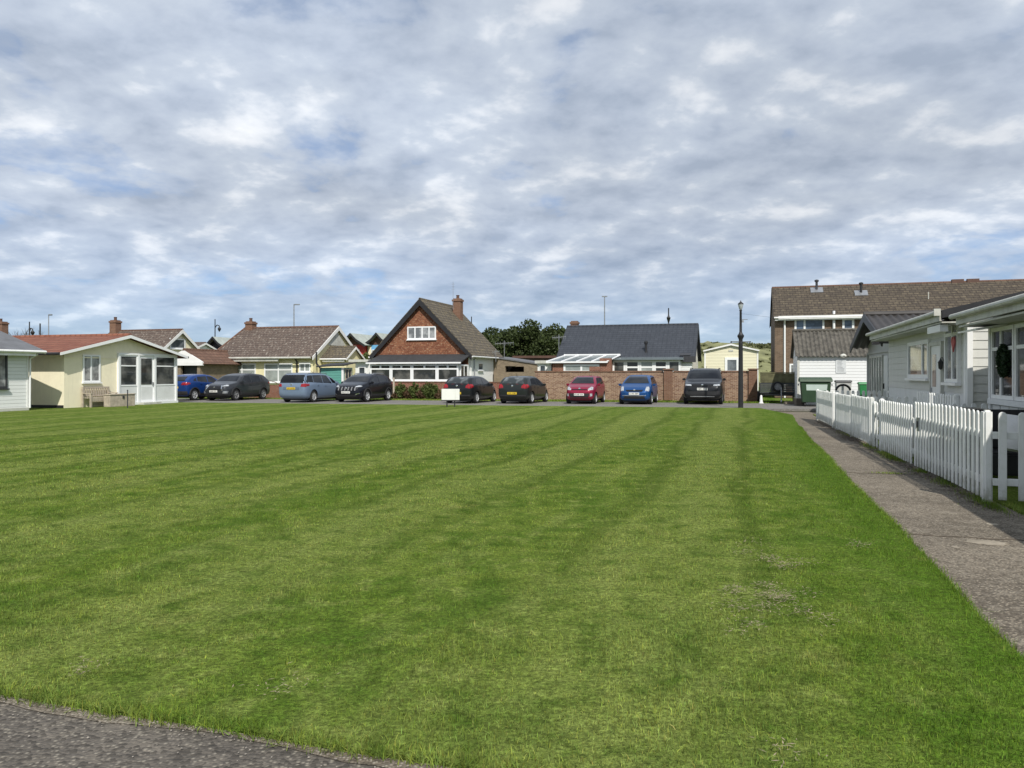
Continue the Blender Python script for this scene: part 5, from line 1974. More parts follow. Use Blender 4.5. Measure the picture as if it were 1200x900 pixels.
# nearest cottage
F, L_ = east_house('nearest white cottage with tall leaded windows and a green wreath, at the right edge', 4.36, 16.2, 5.0)
b = F.o
ze = 2.62
q = MB()
gable_x(q, 0, L_, 0, 5.5, ze - .02, ze + .88, -.1)
q.build('wall', 'panel_grey', b)
q = MB()
boards(q, 0, 5.5, L_, .3, ze, .16, 1, 'y')
boards(q, .1, L_, 0, .3, ze, .16)
boards(q, .0, 5.5, 0, .3, ze, .16, -1, 'y')
q.build('boards', mat('grey_white_board_paint', (.50, .505, .475), .5, .06, 2, dirt=.15), b)
q = MB()
q.slab((-.05, -.55, ze - .02), (L_, -.55, ze - .02), (L_, 2.75, ze + .95), (-.05, 2.75, ze + .95), .10)
q.slab((-.05, 6.0, ze - .02), (L_, 6.0, ze - .02), (L_, 2.75, ze + .95), (-.05, 2.75, ze + .95), .10)
r = q.build('roof', mat('mossy_roof_edge', (.25, .26, .17), .9, .3, 5, .4, 20), b)
q = MB()
q.box(-.05, L_, -.60, -.553, ze - .15, ze + .03)
q.box(-.05, L_, -.55, .0, ze - .20, ze - .17)
q.build('fascia', 'offwhite', r)
q = MB()
q.tube((-.08, -.67, ze + .0), (L_, -.66, ze + .0), .05, .05, 10)
q.build('gutter', 'offwhite', r)
q = MB()
q.slab((-.35, -.5, ze - .30), (.9, -.5, ze - .30), (.9, .0, ze - .22), (-.35, 0, ze - .22), .03)
q.build('canopy', 'white', b)
# glazed front, starts beside a corner post
xa = .12
xb = xa + 1.25
window(b, xa, xb, 1.10, 2.38, 0, 'front', splits=[.42], rows=(.70,), fw=.07, pane='glass_room', depth=.07, sill=False, frame='white')
window(b, xb + .05, xb + 1.5, 1.10, 2.38, 0, 'front', splits=[.5], rows=(.70,), fw=.07, pane='glass_room', depth=.07, sill=False, frame='white')
q = MB()
fm = face_map('front', 0)
fbox(q, fm, xa - .1, xb + 1.6, 1.0, 1.095, -.01, .10)
for i in range(6):
    fbox(q, fm, xa + i * .48, xa + i * .48 + .44, .18, .98, -.01, .045)
fbox(q, fm, xa - .12, xa - .01, .1, 2.45, -.01, .08)
q.build('lower_panel', 'panel_white', b)
wx, wz = xa + 1.25 * .66, 1.78
ring = []
for i in range(14):
    a = i / 14 * 2 * math.pi
    ring.append((.13 * math.cos(a), -.10, .19 * math.sin(a), .085, .06, .10))
v = leaves(2600, ring, .035, 21)
o = link('wreath', quads_mesh('wreath', v, 'leaf_wreath'))
p = local_to_world(F, wx, 0, wz)
o.location, o.rotation_euler = p, (0, 0, F.yaw)
tag(o, 'dark green leaf wreath hanging on the nearest cottage window', 'wreath')

# middle cottage
F, L_ = east_house('middle white cottage with low eaves, horizontal boards and a door', 4.25, 26.4, 17.5)
b = F.o
ze = 2.76
q = MB()
gable_x(q, 0, L_, 0, 5.5, ze - .02, ze + .68, -.1)
q.build('wall', 'panel_white', b)
q = MB()
boards(q, 0, 5.5, L_, .3, ze, .175, 1, 'y', .022)
boards(q, 0, L_, 0, 1.15, ze, .175)
q.build('boards', mat('warm_white_board_paint', (.56, .562, .525), .5, .05, 2, dirt=.12), b)
q = MB()
q.slab((-.1, -.5, ze - .02), (L_ + .2, -.5, ze - .02), (L_ + .2, 2.75, ze + .75), (-.1, 2.75, ze + .75), .08)
q.slab((-.1, 6.0, ze - .02), (L_ + .2, 6.0, ze - .02), (L_ + .2, 2.75, ze + .75), (-.1, 2.75, ze + .75), .08)
r = q.build('roof', 'roof_dark', b)
q = MB()
q.box(-.1, L_ + .2, -.54, -.503, ze - .15, ze + .03)
q.box(-.1, L_ + .2, -.50, .0, ze - .19, ze - .16)
q.build('fascia', 'offwhite', r)
q = MB()
q.prism([(L_ + .203, -.5, ze + .07), (L_ + .203, 2.75, ze + .84), (L_ + .203, 2.75, ze + .66), (L_ + .203, -.5, ze - .09)], (.03, 0, 0))
q.build('barge_board', 'black', r)
q = MB()
q.tube((-.15, -.61, ze + .02), (L_ + .3, -.59, ze + .02), .05, .05, 10)
q.box(L_ + .30, L_ + .35, -.67, -.55, ze - .05, ze + .09)
q.build('gutter', 'offwhite', r)
xa, xb = F.fx(1066.5), F.fx(1091)
window(b, xa, xb, F.fz(443, xa), F.fz(402, xa), 0, 'front', splits=[.72], fw=.10, pane='glass_net', depth=.07, frame='white')
xa, xb = F.fx(1093), F.fx(1100)
da, db = F.fx(1094), F.fx(1106)
q = MB()
fbox(q, fm, da, db, .15, 2.2, -.01, .05)
dr = q.build('door', 'white', b)
q = MB()
fbox(q, fm, da - .09, da - .003, .1, 2.29, -.01, .08)
fbox(q, fm, db + .003, db + .09, .1, 2.29, -.01, .08)
fbox(q, fm, da - .003, db + .003, 2.203, 2.29, -.01, .08)
q.build('door_frame', 'offwhite', dr)
q = MB()
fbox(q, fm, da + .15, da + .5, 1.25, 2.0, -.01, .058)
q.build('pane', 'glass_net', dr)
q = MB()
fbox(q, fm, da + .07, da + .10, 1.1, 1.22, .05, .1)
q.build('handle', 'metal_grey', dr)
xa, xb = F.fx(1111), F.fx(1127)
window(b, xa, xb, F.fz(448, xa), F.fz(366 + 4, xa), 0, 'front', splits=[.55], rows=(.70,), fw=.08, pane='glass_net', depth=.08, frame='white')
q = MB()
fbox(q, fm, L_ - .12, L_ + .03, .1, ze - .05, -.03, .035)
q.build('corner_trim', 'white', b)
q = MB()
q.box(L_ + .02, L_ + .10, -.02, .08, .1, ze - .25)
q.build('corner_trim', 'white', b)
# bracket under the eave
q = MB()
q.box(L_ - 1.1, L_ + .05, -.5, -.35, ze - .35, ze - .21)
q.build('eave_bracket', 'white', r)
# black lantern beside the door
lx_, lz_ = F.fx(1106.5), F.fz(428, F.fx(1106.5))
o = thing('wall_lantern', 'black wall lantern with scrolled bracket beside the middle cottage door', 'lantern', local_to_world(F, lx_ + .12, 0, lz_), F.yaw)
q = MB()
q.lathe([(.02, -.16), (.07, -.12), (.085, .08), (.10, .10), (.03, .20), (.012, .26)], (0, -.16, 0), 'z', 8)
q.build('lantern_case', 'black', o, True)
o.scale = (.62, .62, .62)
q = MB()
q.box(-.03, .03, -.03, .0, -.1, .12)
q.path([(0, -.02, .05), (0, -.1, .28), (0, -.16, .26)], .012, 6)
for i in range(8):
    a0, a1 = i * .7, (i + 1) * .7
    q.tube((-.12 - .07 * math.cos(a0), -.03, -.12 + .09 * math.sin(a0)), (-.12 - .07 * math.cos(a1), -.03, -.12 + .09 * math.sin(a1)), .01, .01, 5)
q.path([(-.12, -.03, -.3), (-.12, -.03, .08)], .01, 6)
q.build('bracket', 'black', o)
# pink heart in the window
hx, hz = F.fx(1123.5), F.fz(402, F.fx(1123))
q = MB()
pts_ = []
for i in range(26):
    a = i / 26 * 2 * math.pi
    pts_.append((.011 * 16 * math.sin(a) ** 3 * .75, -.115, .011 * (13 * math.cos(a) - 5 * math.cos(2 * a) - 2 * math.cos(3 * a) - math.cos(4 * a))))
q.prism(pts_, (0, .03, 0))
o = q.build('heart_ornament', 'pink')
o.location, o.rotation_euler = local_to_world(F, hx, 0, hz), (0, 0, F.yaw)
tag(o, 'pink fabric heart hanging on the middle cottage window', 'ornament')

# far grey cottage: deep gable facing the path
F, L_ = east_house('grey cottage with dark corrugated roof and deep overhanging gable', 4.85, 35.3, 27.5)
b = F.o
ze, zr = 2.72, 3.72
q = MB()
gable_y(q, .25, L_ - .25, 0, 7, ze, zr - .08, -.1)
q.build('wall', 'panel_grey', b)
q = MB()
xm = L_ / 2
for xa in (-.1, L_ + .1):
    q.sheet_wave((xa, 7.3, ze - .10), (xa, -.62, ze - .10), (xm, -.62, zr), (xm, 7.3, zr), .25, .03, .03)
r = q.build('roof', 'roof_dark', b, True)
q = MB()
for xa in (-.1, L_ + .1):
    q.prism([(xa, -.67, ze - .04), (xm, -.67, zr + .09), (xm, -.67, zr - .22), (xa, -.67, ze - .28)], (0, .05, 0))
q.build('barge_board', 'black', r)
q = MB()
q.tube((xm, -.66, zr + .05), (xm, 7.3, zr + .05), .11, .11, 8)
q.build('ridge_tiles', 'roof_dark', r)
q = MB()
q.tube((L_ + .17, -.9, ze - .12), (L_ + .17, 7, ze - .12), .07, .07, 8)
q.box(L_ + .1, L_ + .26, -.95, -.75, ze - .22, ze - .02)
q.build('gutter', 'black', r)
q = MB()
fm = face_map('front', 0)
fbox(q, fm, .2, L_ - .2, ze - .38, ze - .30, -.01, .05)
for xx in (.28, L_ - .4):
    fbox(q, fm, xx, xx + .14, .0, ze - .38, -.01, .06)
q.build('corner_trim', 'panel_grey', b)
nb = 5
xa, xb = 1.0, L_ * .52
for i in range(nb):
    x0_, x1_ = xa + (xb - xa) * i / nb, xa + (xb - xa) * (i + 1) / nb
    window(b, x0_, x1_, .75, 2.25, 0, 'front', fw=.08, pane='glass_pale' if i % 2 else 'glass_net', depth=.07, sill=(i == 0), frame='offwhite')
q = MB()
fbox(q, fm, L_ * .56, L_ * .56 + .85, .1, 2.2, -.01, .05)
dr = q.build('door', 'panel_white', b)
q = MB()
fbox(q, fm, L_ * .56 + .1, L_ * .56 + .16, 1.0, 1.2, .05, .1)
q.build('handle', 'black', dr)
window(b, L_ * .74, L_ * .74 + 1.0, .95, 2.25, 0, 'front', rows=(.72,), fw=.09, pane='glass_net', depth=.08, frame='white')
# aerial on its roof
q = MB()
ax_, ay_ = L_ - 1.2, 1.6
q.tube((ax_, ay_, ze + .2), (ax_, ay_, ze + .85), .02, .02, 6)
q.tube((ax_ + .5, ay_ - .55, ze + .80), (ax_ - .35, ay_ + .55, ze + .80), .018, .018, 6)
for i in range(7):
    c0 = Vector((ax_ + .5, ay_ - .55, ze + .80)).lerp(Vector((ax_ - .35, ay_ + .55, ze + .80)), i / 6)
    q.tube(c0 + Vector((-.12, -.1, 0)), c0 + Vector((.12, .1, 0)), .009, .009, 5)
q.build('aerial', 'metal_grey', b)

# ---------------------------------------------------------------- picket fences


def picket_mesh(h, w=.088, t=.020):
    q = MB()
    n = 7
    top = [(-w / 2 + 0, h - w / 2)]
    top += [(-w / 2 * math.cos(math.pi * i / n), h - w / 2 + w / 2 * math.sin(math.pi * i / n)) for i in range(1, n)]
    top += [(w / 2, h - w / 2)]
    prof = [(w / 2, 0)] + [(-w / 2, 0)][:0]
    poly = [(-w / 2, 0.0)] + top + [(w / 2, 0.0)]
    q.prism([(x, 0, z) for x, z in poly], (0, t, 0))
    q.bevel(.0025, 1)
    return q.mesh('picket', 'fence')


PK = {}


def fence_panel(label, p0, p1, h, sp=.178, posts=(True, True), z=0.0, group='white picket fence panels', back=1, post_h=None, gate=False, small=False, slope=0.0):
    """p0, p1 world ends; pickets stand on the side facing the path, rails behind them"""
    p0, p1 = Vector(p0), Vector(p1)
    d = p1 - p0
    L = d.length
    ya = math.atan2(d.y, d.x)
    t = thing('picket_gate' if gate else 'picket_fence', label, 'gate' if gate else 'fence', (p0.x, p0.y, z), ya, group)
    if h not in PK:
        PK[h] = picket_mesh(h)
    n = max(2, int(round((L - .1) / sp)))
    rr = random.Random(int(L * 1000))
    off = -.02 if back > 0 else .045
    for i in range(n):
        o = link('picket', PK[h], t)
        x = .10 + (L - .2) * (i / (n - 1))
        o.location = (x, off, .03 + rr.uniform(-.003, .003) + slope * math.sin(math.pi * i / (n - 1)))
        o.rotation_euler = (rr.uniform(-.004, .004), rr.uniform(-.004, .004), rr.uniform(-.012, .012))
    for zz in (.20, h * .72):
        q = MB()
        q.box(.0, L, .003, .043, zz, zz + .085)
        q.bevel(.004, 1)
        q.build('rail', 'fence', t)
    for k, xx in zip(posts, (0, L)):
        if k:
            q = MB()
            ph = post_h or h + .05
            q.prism([(xx - .05, -.035, -.12), (xx + .05, -.035, -.12), (xx + .05, .065, -.12), (xx - .05, .065, -.12)], (0, 0, ph + .12))
            q.bevel(.022, 3)
            q.build('post', 'fence', t)
    return t


def fp(n, off=0.0):
    return W(FENCE_E(n) + off, n)


# pickets face the path: run from far to near so that local -y looks left
A = fence_panel('picket fence panel nearest the camera, with a dark latch plate', fp(14.2), fp(10.62), 1.06, .172, (False, True), slope=.015)
q = MB()
q.box(.28, .42, -.034, -.021, .62, .84)
lt = q.build('latch', 'metal_grey', A)
q = MB()
q.box(.32, .38, -.045, -.035, .68, .78)
q.build('latch_bolt', 'metal_dark', lt)
fence_panel('second picket fence panel from the camera, next to the latch plate panel', fp(17.0), fp(14.30), 1.0, .172, (True, False))
fence_panel('narrow picket gate standing in the gap of the middle fence', fp(17.75), fp(17.25), .92, .17, (True, False), gate=True)
fence_panel('third picket fence panel, closely boarded, beyond the garden gap', fp(20.6), fp(18.1), 1.0, .12, (True, True))
fence_panel('fourth picket fence panel, before the far post', fp(23.3), fp(20.75), .98, .12, (True, False))
fence_panel('farthest picket fence panel beside the green wheelie bins', fp(27.8), fp(23.9), .98, .14, (True, True))
# return across the front garden at the near end, facing the camera
c0 = W(FENCE_E(10.6) + .06, 10.56)
fence_panel('picket fence return with open gaps, facing the camera at the right edge', c0, W(4.30, 10.56), 1.06, .186, (False, True))
# divisions between the gardens
fence_panel('low garden division fence behind the nearest picket panel', W(2.85, 15.6), W(4.22, 15.9), .98, .17, (False, False), group='picket divisions between the gardens')
fence_panel('garden division fence in front of the middle cottage', W(2.65, 19.9), W(4.2, 20.1), .98, .17, (False, False), group='picket divisions between the gardens')
fence_panel('garden division fence beside the grey cottage', W(2.4, 26.9), W(4.8, 27.1), .98, .15, (False, False), group='picket divisions between the gardens')
# inner fence along the cottages' fronts, seen over the near panel
fence_panel('inner picket fence close to the middle cottage front', W(3.75, 19.6), W(3.72, 16.1), 1.12, .2, (False, True), group='picket divisions between the gardens')

# black garden sofa and cushion in the near garden
sp_ = W(3.45, 12.3)
t = thing('garden_sofa', 'black garden sofa in the front garden of the nearest cottage', 'sofa', sp_, YAW_EAST + R(90))
q = MB()
q.box(-.55, .55, 0, .75, .12, .44)
q.bevel(.03, 2)
q.build('seat', 'black', t)
q = MB()
q.box(-.55, .55, .62, .80, .443, 1.02)
q.bevel(.03, 2)
q.build('backrest', 'black', t)
for s in (-1, 1):
    q = MB()
    xx = s * .63
    q.box(xx - .075, xx + .075, 0, .8, .1, .72)
    q.bevel(.02, 2)
    q.build('armrest', 'black', t)
    for yy in (.06, .74):
        q = MB()
        q.box(xx - .03, xx + .03, yy - .03, yy + .03, 0, .1)
        q.build('leg', 'metal_dark', t)
tt = thing('garden_table', 'black garden table behind the near picket panel', 'table', W(3.35, 13.9), YAW_EAST)
q = MB()
q.box(-.85, .65, -.35, .35, .92, .98)
q.bevel(.01, 1)
q.build('tabletop', 'black', tt)
for xx in (-.75, .55):
    for yy in (-.28, .28):
        q = MB()
        q.box(xx - .03, xx + .03, yy - .03, yy + .03, 0, .917)
        q.build('leg', 'black', tt)
q = MB()
q.box(-.30, .30, -.26, .26, -.1, .1)
bmesh.ops.subdivide_edges(q.bm, edges=list(q.bm.edges), cuts=5, use_grid_fill=True)
for v in q.bm.verts:
    k = max(0, 1 - (v.co.x / .30) ** 4) * max(0, 1 - (v.co.y / .26) ** 4)
    v.co.z *= .35 + .65 * k + .1 * math.sin(v.co.x * 17) * k
o = q.build('cushion', 'cloth', None, True, 60)
o.location, o.rotation_euler = W(3.55, 11.62) + Vector((0, 0, .83)), (R(62), R(8), YAW_EAST + R(90))
o.location = W(3.62, 12.05) + Vector((0, 0, .72))
tag(o, 'crumpled white cushion leaning on the black garden sofa', 'cushion')

# ---------------------------------------------------------------- bins, trailer, lamp post, sign
DB = 37.0
t = thing('wheeled_dumpster', 'dark green four wheeled waste dumpster with pale panel, by the white shed', 'dumpster', (sx(938.5, DB), DB, -.03), YAW_STREET)
w_ = 1.36
q = MB()
q.prism([(.08, .08, .2), (w_ - .08, .08, .2), (w_, 0, 1.18), (0, 0, 1.18)], (0, .95, 0))
q.bevel(.02, 1)
q.build('bin_body', 'bin_green', t)
q = MB()
q.prism([(-.06, -.06, 1.185), (-.06, 1.05, 1.185), (-.06, 1.0, 1.33), (-.06, .5, 1.42), (-.06, .0, 1.33)], (w_ + .12, 0, 0))
q.bevel(.02, 1)
q.build('lid', 'bin_green', t)
q = MB()
q.slab((.27, .052, .66), (w_ - .2, .052, .66), (w_ - .17, -.012, 1.06), (.24, -.012, 1.06), .02)
q.build('panel', mat('pale_mint_panel', (.52, .62, .56), .5, .06, 3), t)
for xx in (.2, w_ - .2):
    for yy in (.2, .85):
        q = MB()
        q.lathe([(.09, -.03), (.09, .03)], (xx, yy, .09), 'x', 14)
        q.box(xx - .045, xx + .045, yy - .05, yy + .05, .13, .2)
        q.build('wheel', 'black', t)
for s in (-1, 1):
    q = MB()
    xx = -.08 if s < 0 else w_ + .08
    q.tube((xx - .03, .5, 1.05), (xx + .03, .5, 1.05), .05, .05, 10)
    q.build('lifting_pin', 'metal_grey', t)


def wheelie(label, px, D, bm_, lm, w=.56, h=1.0, z=0.0):
    t = thing('wheelie_bin', label, 'bin', (sx(px, D), D, z), YAW_STREET, 'two wheeled bins by the white shed')
    q = MB()
    q.prism([(-w * .42, .05, .06), (w * .42, .05, .06), (w / 2, 0, h), (-w / 2, 0, h)], (0, .62, 0))
    q.bevel(.02, 1)
    q.build('bin_body', bm_, t)
    q = MB()
    q.prism([(-w / 2 - .02, -.03, h + .003), (-w / 2 - .02, .68, h + .003), (-w / 2 - .02, .66, h + .06), (-w / 2 - .02, .3, h + .1), (-w / 2 - .02, .0, h + .06)], (w + .04, 0, 0))
    q.build('lid', lm, t)
    q = MB()
    q.tube((-w * .4, .7, h - .02), (w * .4, .7, h - .02), .018, .018, 8)
    q.build('handle', lm, t)
    for s in (-1, 1):
        q = MB()
        q.lathe([(.1, -.03), (.1, .03)], (s * w * .46, .6, .10), 'x', 14)
        q.build('wheel', 'black', t)
    return t


wheelie('pale grey wheelie bin with dark lid behind the far picket panel', 989, 35.4, 'bin_grey', 'black', .66, 1.15)
wheelie('bright green wheelie bin beside the grey cottage', 1016, 34.0, 'bin_bright', 'bin_bright', .6, 1.08)
q = MB()
for i in range(10):
    a0, a1 = math.pi * (.05 + .9 * i / 10), math.pi * (.05 + .9 * (i + 1) / 10)
    q.tube((.32 * math.cos(a0), 0, .28 * math.sin(a0)), (.32 * math.cos(a1), 0, .28 * math.sin(a1)), .05, .05, 8)
o = q.build('curved_handle', 'black', None, True)
o.name = 'hose'
o.location = (sx(988, 33.8), 33.8, .78)
tag(o, 'black hoop of garden hose behind the far picket panel', 'hose')
q = MB()
q.box(-.04, .04, -.04, .04, 0, 1.05)
o2 = q.build('stake', 'fence', None)
o2.location = (sx(988, 33.9), 33.95, 0)
tag(o2, 'short white stake carrying the black hose behind the far picket panel', 'stake')

DTR = 42.0
t = thing('box_trailer', 'dark slatted box trailer with spare wheel on its front', 'trailer', (sx(890.5, DTR), DTR, -.03), YAW_STREET)
w_ = 1.85
q = MB()
for i in range(5):
    q.box(0, w_, 0, .04, .52 + i * .115, .52 + i * .115 + .105)
    q.box(0, .04, .043, 2.6, .52 + i * .115, .52 + i * .115 + .105)
    q.box(w_ - .04, w_, .043, 2.6, .52 + i * .115, .52 + i * .115 + .105)
q.box(0.045, w_ - .045, .045, 2.6, .5, .54)
q.build('box_sides', 'wood_dark', t)
q = MB()
for i in range(4):
    q.box(.06, w_ - .02, .06, .1, 1.10 + i * .13, 1.10 + i * .13 + .12)
    q.box(.06, .1, .103, 2.5, 1.10 + i * .13, 1.10 + i * .13 + .12)
    q.box(w_ - .06, w_ - .02, .103, 2.5, 1.10 + i * .13, 1.10 + i * .13 + .12)
q.box(.105, w_ - .065, .105, 2.5, 1.06, 1.60)
q.slab((.03, .03, 1.625), (w_ + .01, .03, 1.625), (w_ + .01, 2.5, 1.62), (.03, 2.5, 1.62), .04)
q.build('slatted_cover', 'wood_moss', t)
q = MB()
q.box(.1, w_ - .1, .1, 2.5, .38, .49)
q.path([(w_ * .12, .1, .43), (w_ * .5, -.9, .43)], .035, 6)
q.path([(w_ * .88, .1, .43), (w_ * .5, -.9, .43)], .035, 6)
q.build('chassis', 'metal_dark', t)
tm, rm = wheel_meshes(.28, 5, True)
for xx in (-.02, w_ + .02):
    o = link('wheel', tm, t)
    o.location, o.rotation_euler = (xx, 1.5, .28), (0, 0, R(90))
    link('rim', rm, o)
o = link('spare_wheel', tm, t)
o.location, o.rotation_euler = (w_ * .50, -.12, .88), (0, 0, math.pi)
link('rim', rm, o)
q = MB()
q.tube((w_ * .58, -.75, .08), (w_ * .58, -.75, .85), .03, .03, 8)
q.lathe([(.10, -.03), (.10, .03)], (w_ * .58, -.75, .1), 'x', 14)
q.build('jockey_wheel', 'metal_grey', t)
q = MB()
q.lathe([(.13, 0), (.13, .03), (.09, .04), (.055, .40), (.03, .44)], (0, 0, 0), 'z', 14)
o = q.build('traffic_cone', 'white', None, True)
o.location = (sx(892, 41.0), 41.0, -.03)
tag(o, 'small white cone standing in front of the dark trailer', 'cone')
q = MB()
q.prism([(0, 0, 0), (.55, .05, 0), (.6, .35, 0), (.05, .38, 0)], (0, 0, .14))
q.bevel(.03, 2)
o = q.build('kerb_stone', 'path')
o.location = (sx(920, 39.5), 39.5, -.03)
tag(o, 'loose pale kerb stone lying between the trailer and the dumpster', 'stone')
q = MB()
q.prism([(0, 0, 0), (.34, 0, 0), (.34, .34, 0), (0, .34, 0)], (0, 0, .36))
q.bevel(.02, 2)
o = q.build('concrete_block', 'path')
o.location = (sx(933.5, 38.0), 38.0, -.03)
tag(o, 'grey concrete block at the corner of the white shed', 'block')

# lamp post at the corner of the green
DL = 35.6
t = thing('lamp_post', 'tall black lamp post with ladder bar at the corner of the lawn', 'lamp post', (sx(868, DL), DL, -.05))
q = MB()
q.lathe([(.115, 0), (.112, .9), (.105, 1.7), (.095, 2.98), (.10, 3.02), (.085, 3.08), (.09, 3.2), (.15, 3.32), (.15, 3.38), (.09, 3.46), (.062, 3.55), (.05, 4.5), (.07, 4.54), (.05, 4.58)], (0, 0, 0), 'z', 16)
q.build('column', 'black', t, True, 30)
q = MB()
q.tube((-.42, 0, 3.08), (.42, 0, 3.08), .024, .024, 8)
for s in (-1, 1):
    q.ball((s * .44, 0, 3.08), (.04, .04, .04), 1)
q.build('ladder_bar', 'black', t, True)
q = MB()
q.lathe([(.05, 4.585), (.075, 4.62), (.125, 4.80), (.125, 4.82)], (0, 0, 0), 'z', 12)
q.build('lamp_glass', mat('frosted_lamp_glass', (.42, .45, .46), .2, .1, 4, spec=.6), t, True)
q = MB()
q.lathe([(.14, 4.823), (.13, 4.85), (.05, 4.92), (.025, 4.95), (.015, 5.0)], (0, 0, 0), 'z', 12)
q.build('lamp_cap', 'black', t, True)
q = MB()
q.tube((.03, 0, 4.12), (.32, 0, 4.12), .015, .015, 6)
q.box(.06, .14, -.02, .02, 3.98, 4.09)
q.build('cable_bracket', 'metal_grey', t)

# blank white board on two short legs
DSB = 36.0
t = thing('notice_board', 'blank white board on two short black legs on the lawn edge', 'sign', (sx(528, DSB), DSB, -.02), R(2))
w_ = .84
q = MB()
q.box(-w_ / 2, w_ / 2, -.02, .02, .34, .86)
q.bevel(.006, 1)
q.build('board', mat('weathered_white_board', (.74, .74, .71), .6, .06, 5, dirt=.15), t)
for xx in (-.17, .19):
    q = MB()
    q.box(xx - .028, xx + .028, .023, .07, -.1, .8)
    q.build('leg', 'black', t)
q = MB()
q.box(-w_ / 2 - .01, w_ / 2 + .01, -.03, .018, .30, .337)
q.build('frame_strip', 'black', t)

# ---------------------------------------------------------------- lamps, masts and aerials over the roofs


def mast(name, label, cat, px, pytop, D, r=.05, head=None, m='black'):
    t = thing(name, label, cat, (sx(px, D), D, 0))
    zt = sz(pytop, D)
    q = MB()
    q.tube((0, 0, 0), (0, 0, zt), r * 1.5, r, 8)
    q.build('pole', m, t, True)
    if head:
        head(t, zt, m)
    return t


def head_lantern(arm):
    def f(t, z, m):
        if arm:
            q = MB()
            q.path([(0, 0, z - .9), (arm * .45, 0, z - .6), (arm, 0, z - .7), (arm, 0, z - .9)], .05, 6)
            q.build('arm', m, t)
        q = MB()
        q.lathe([(.05, z - 1.3), (.17, z - 1.05), (.19, z - 1.0), (.06, z - .82), (.04, z - .7)], (arm, 0, 0), 'z', 10)
        q.build('lantern', m, t, True)
    return f


def head_pike(t, z, m):
    q = MB()
    q.lathe([(.06, z - 1.5), (.09, z - 1.4), (.19, z - 1.05), (.22, z - 1.0), (.10, z - .85), (.07, z - .7), (.02, z + .0)], (0, 0, 0), 'z', 10)
    q.build('lantern', m, t, True)


def head_flat(dirs):
    def f(t, z, m):
        for s in dirs:
            q = MB()
            q.box(min(0, s * .65), max(0, s * .65), -.12, .12, z - .10, z + .03)
            q.bevel(.04, 2)
            q.build('lamp_head', m, t)
    return f


mast('street_lamp', 'black street lamp with hanging lantern above the dark blue chalet', 'street lamp', 252, 374, 80, .05, head_lantern(.45))
mast('street_lamp', 'grey street lamp with one flat head above the yellow bungalow roof', 'street lamp', 344.5, 356.5, 85, .06, head_flat((1,)), 'metal_grey')
mast('street_lamp', 'tall grey lamp mast with small twin head above the slate roof', 'street lamp', 708.5, 347, 88, .06, head_flat((-.5, .5)), 'metal_grey')
mast('street_lamp', 'black spiked lantern post showing above the slate roof', 'street lamp', 783.5, 361, 78, .06, head_pike)
mast('street_lamp', 'small black lantern above the tall gable house back roof slope', 'street lamp', 552.5, 371, 80, .05, head_pike)
mast('street_lamp', 'black lantern with side arm above the red tiled roof at left', 'street lamp', 34.5, 377, 72, .05, head_lantern(.3))
mast('street_lamp', 'grey pole with short flat head above the red tiled roof at left', 'street lamp', 57, 368.5, 70, .04, head_flat((.5,)), 'metal_grey')
mast('pole', 'short dark pole between the lantern and the grey pole at left', 'pole', 47, 379, 70, .06)


def tv_aerial(label, px, py, D, span, vertical_to, n=8):
    z = sz(py, D)
    t = thing('tv_aerial', label, 'aerial', (sx(px, D), D, 0))
    q = MB()
    q.tube((0, 0, sz(vertical_to, D)), (0, 0, z + .25), .025, .02, 6)
    q.build('pole', 'metal_grey', t)
    q = MB()
    q.tube((-span * .5, 0, z), (span * .5, 0, z + .08), .02, .02, 6)
    for i in range(n):
        xx = -span * .5 + span * i / (n - 1)
        q.tube((xx, -.22, z + .08 * i / (n - 1)), (xx, .22, z + .08 * i / (n - 1)), .010, .010, 5)
        q.tube((xx, 0, z - .1), (xx, 0, z + .16), .010, .010, 5)
    q.build('boom', 'metal_grey', t)


tv_aerial('white tv aerial on a pole above the buff garage', 591, 403, 57.5, 1.35, 421)
tv_aerial('white tv aerial on a pole left of the slate roof', 655, 396, 55, .95, 424)
tv_aerial('small tv aerial beside the back corner of the tall gable house', 581, 413, 56, .5, 424, 4)

# overhead wires between lamp posts
for (a, da, za), (b_, db_, zb_), lab in (((868, 35.7, 4.35), (1010, 56, 6.6), 'thin overhead wire from the lamp post to the terrace'),):
    q = MB()
    p0, p1 = Vector((sx(a, da), da, za)), Vector((sx(b_, db_), db_, za + 1.4))
    pts_ = [p0.lerp(p1, i / 12) - Vector((0, 0, .3 * math.sin(math.pi * i / 12))) for i in range(13)]
    q.path(pts_, .004, 5)
    tag(q.build('overhead_wire', 'metal_dark'), lab, 'wire')

# far chimney and bare shrub behind the white chalet
F = Frame('bungalow', 'house far behind the white chalet, only its brick chimney in view', 'house', sx(-40, 62), 62, YAW_STREET)
q = MB()
gable_x(q, -8, 4.0, 0, 6, 2.6, 4.3)
q.build('wall', 'brick_red', F.o)
roof_x(F.o, -8, 4.0, 0, 6, 2.65, 4.4, .3, .2, .08, 'tile_brown')
cxx = F.fx(1, 3)
chimney(F.o, cxx, 3, 4.0, F.fz(377, cxx, 3), .95, .6, 1)
t = thing('bare_shrub', 'bare twiggy shrub showing above the red tiled roof at left', 'shrub', (sx(30, 66), 66, 0))
q = MB()
rr = random.Random(2)


def twig(p, d, L, r, k):
    e = p + d * L
    q.tube(p, e, r, r * .6, 5)
    if k:
        for _ in range(3):
            nd = (d + Vector((rr.uniform(-.7, .7), rr.uniform(-.7, .7), rr.uniform(-.1, .5)))).normalized()
            twig(e, nd, L * rr.uniform(.55, .8), r * .6, k - 1)


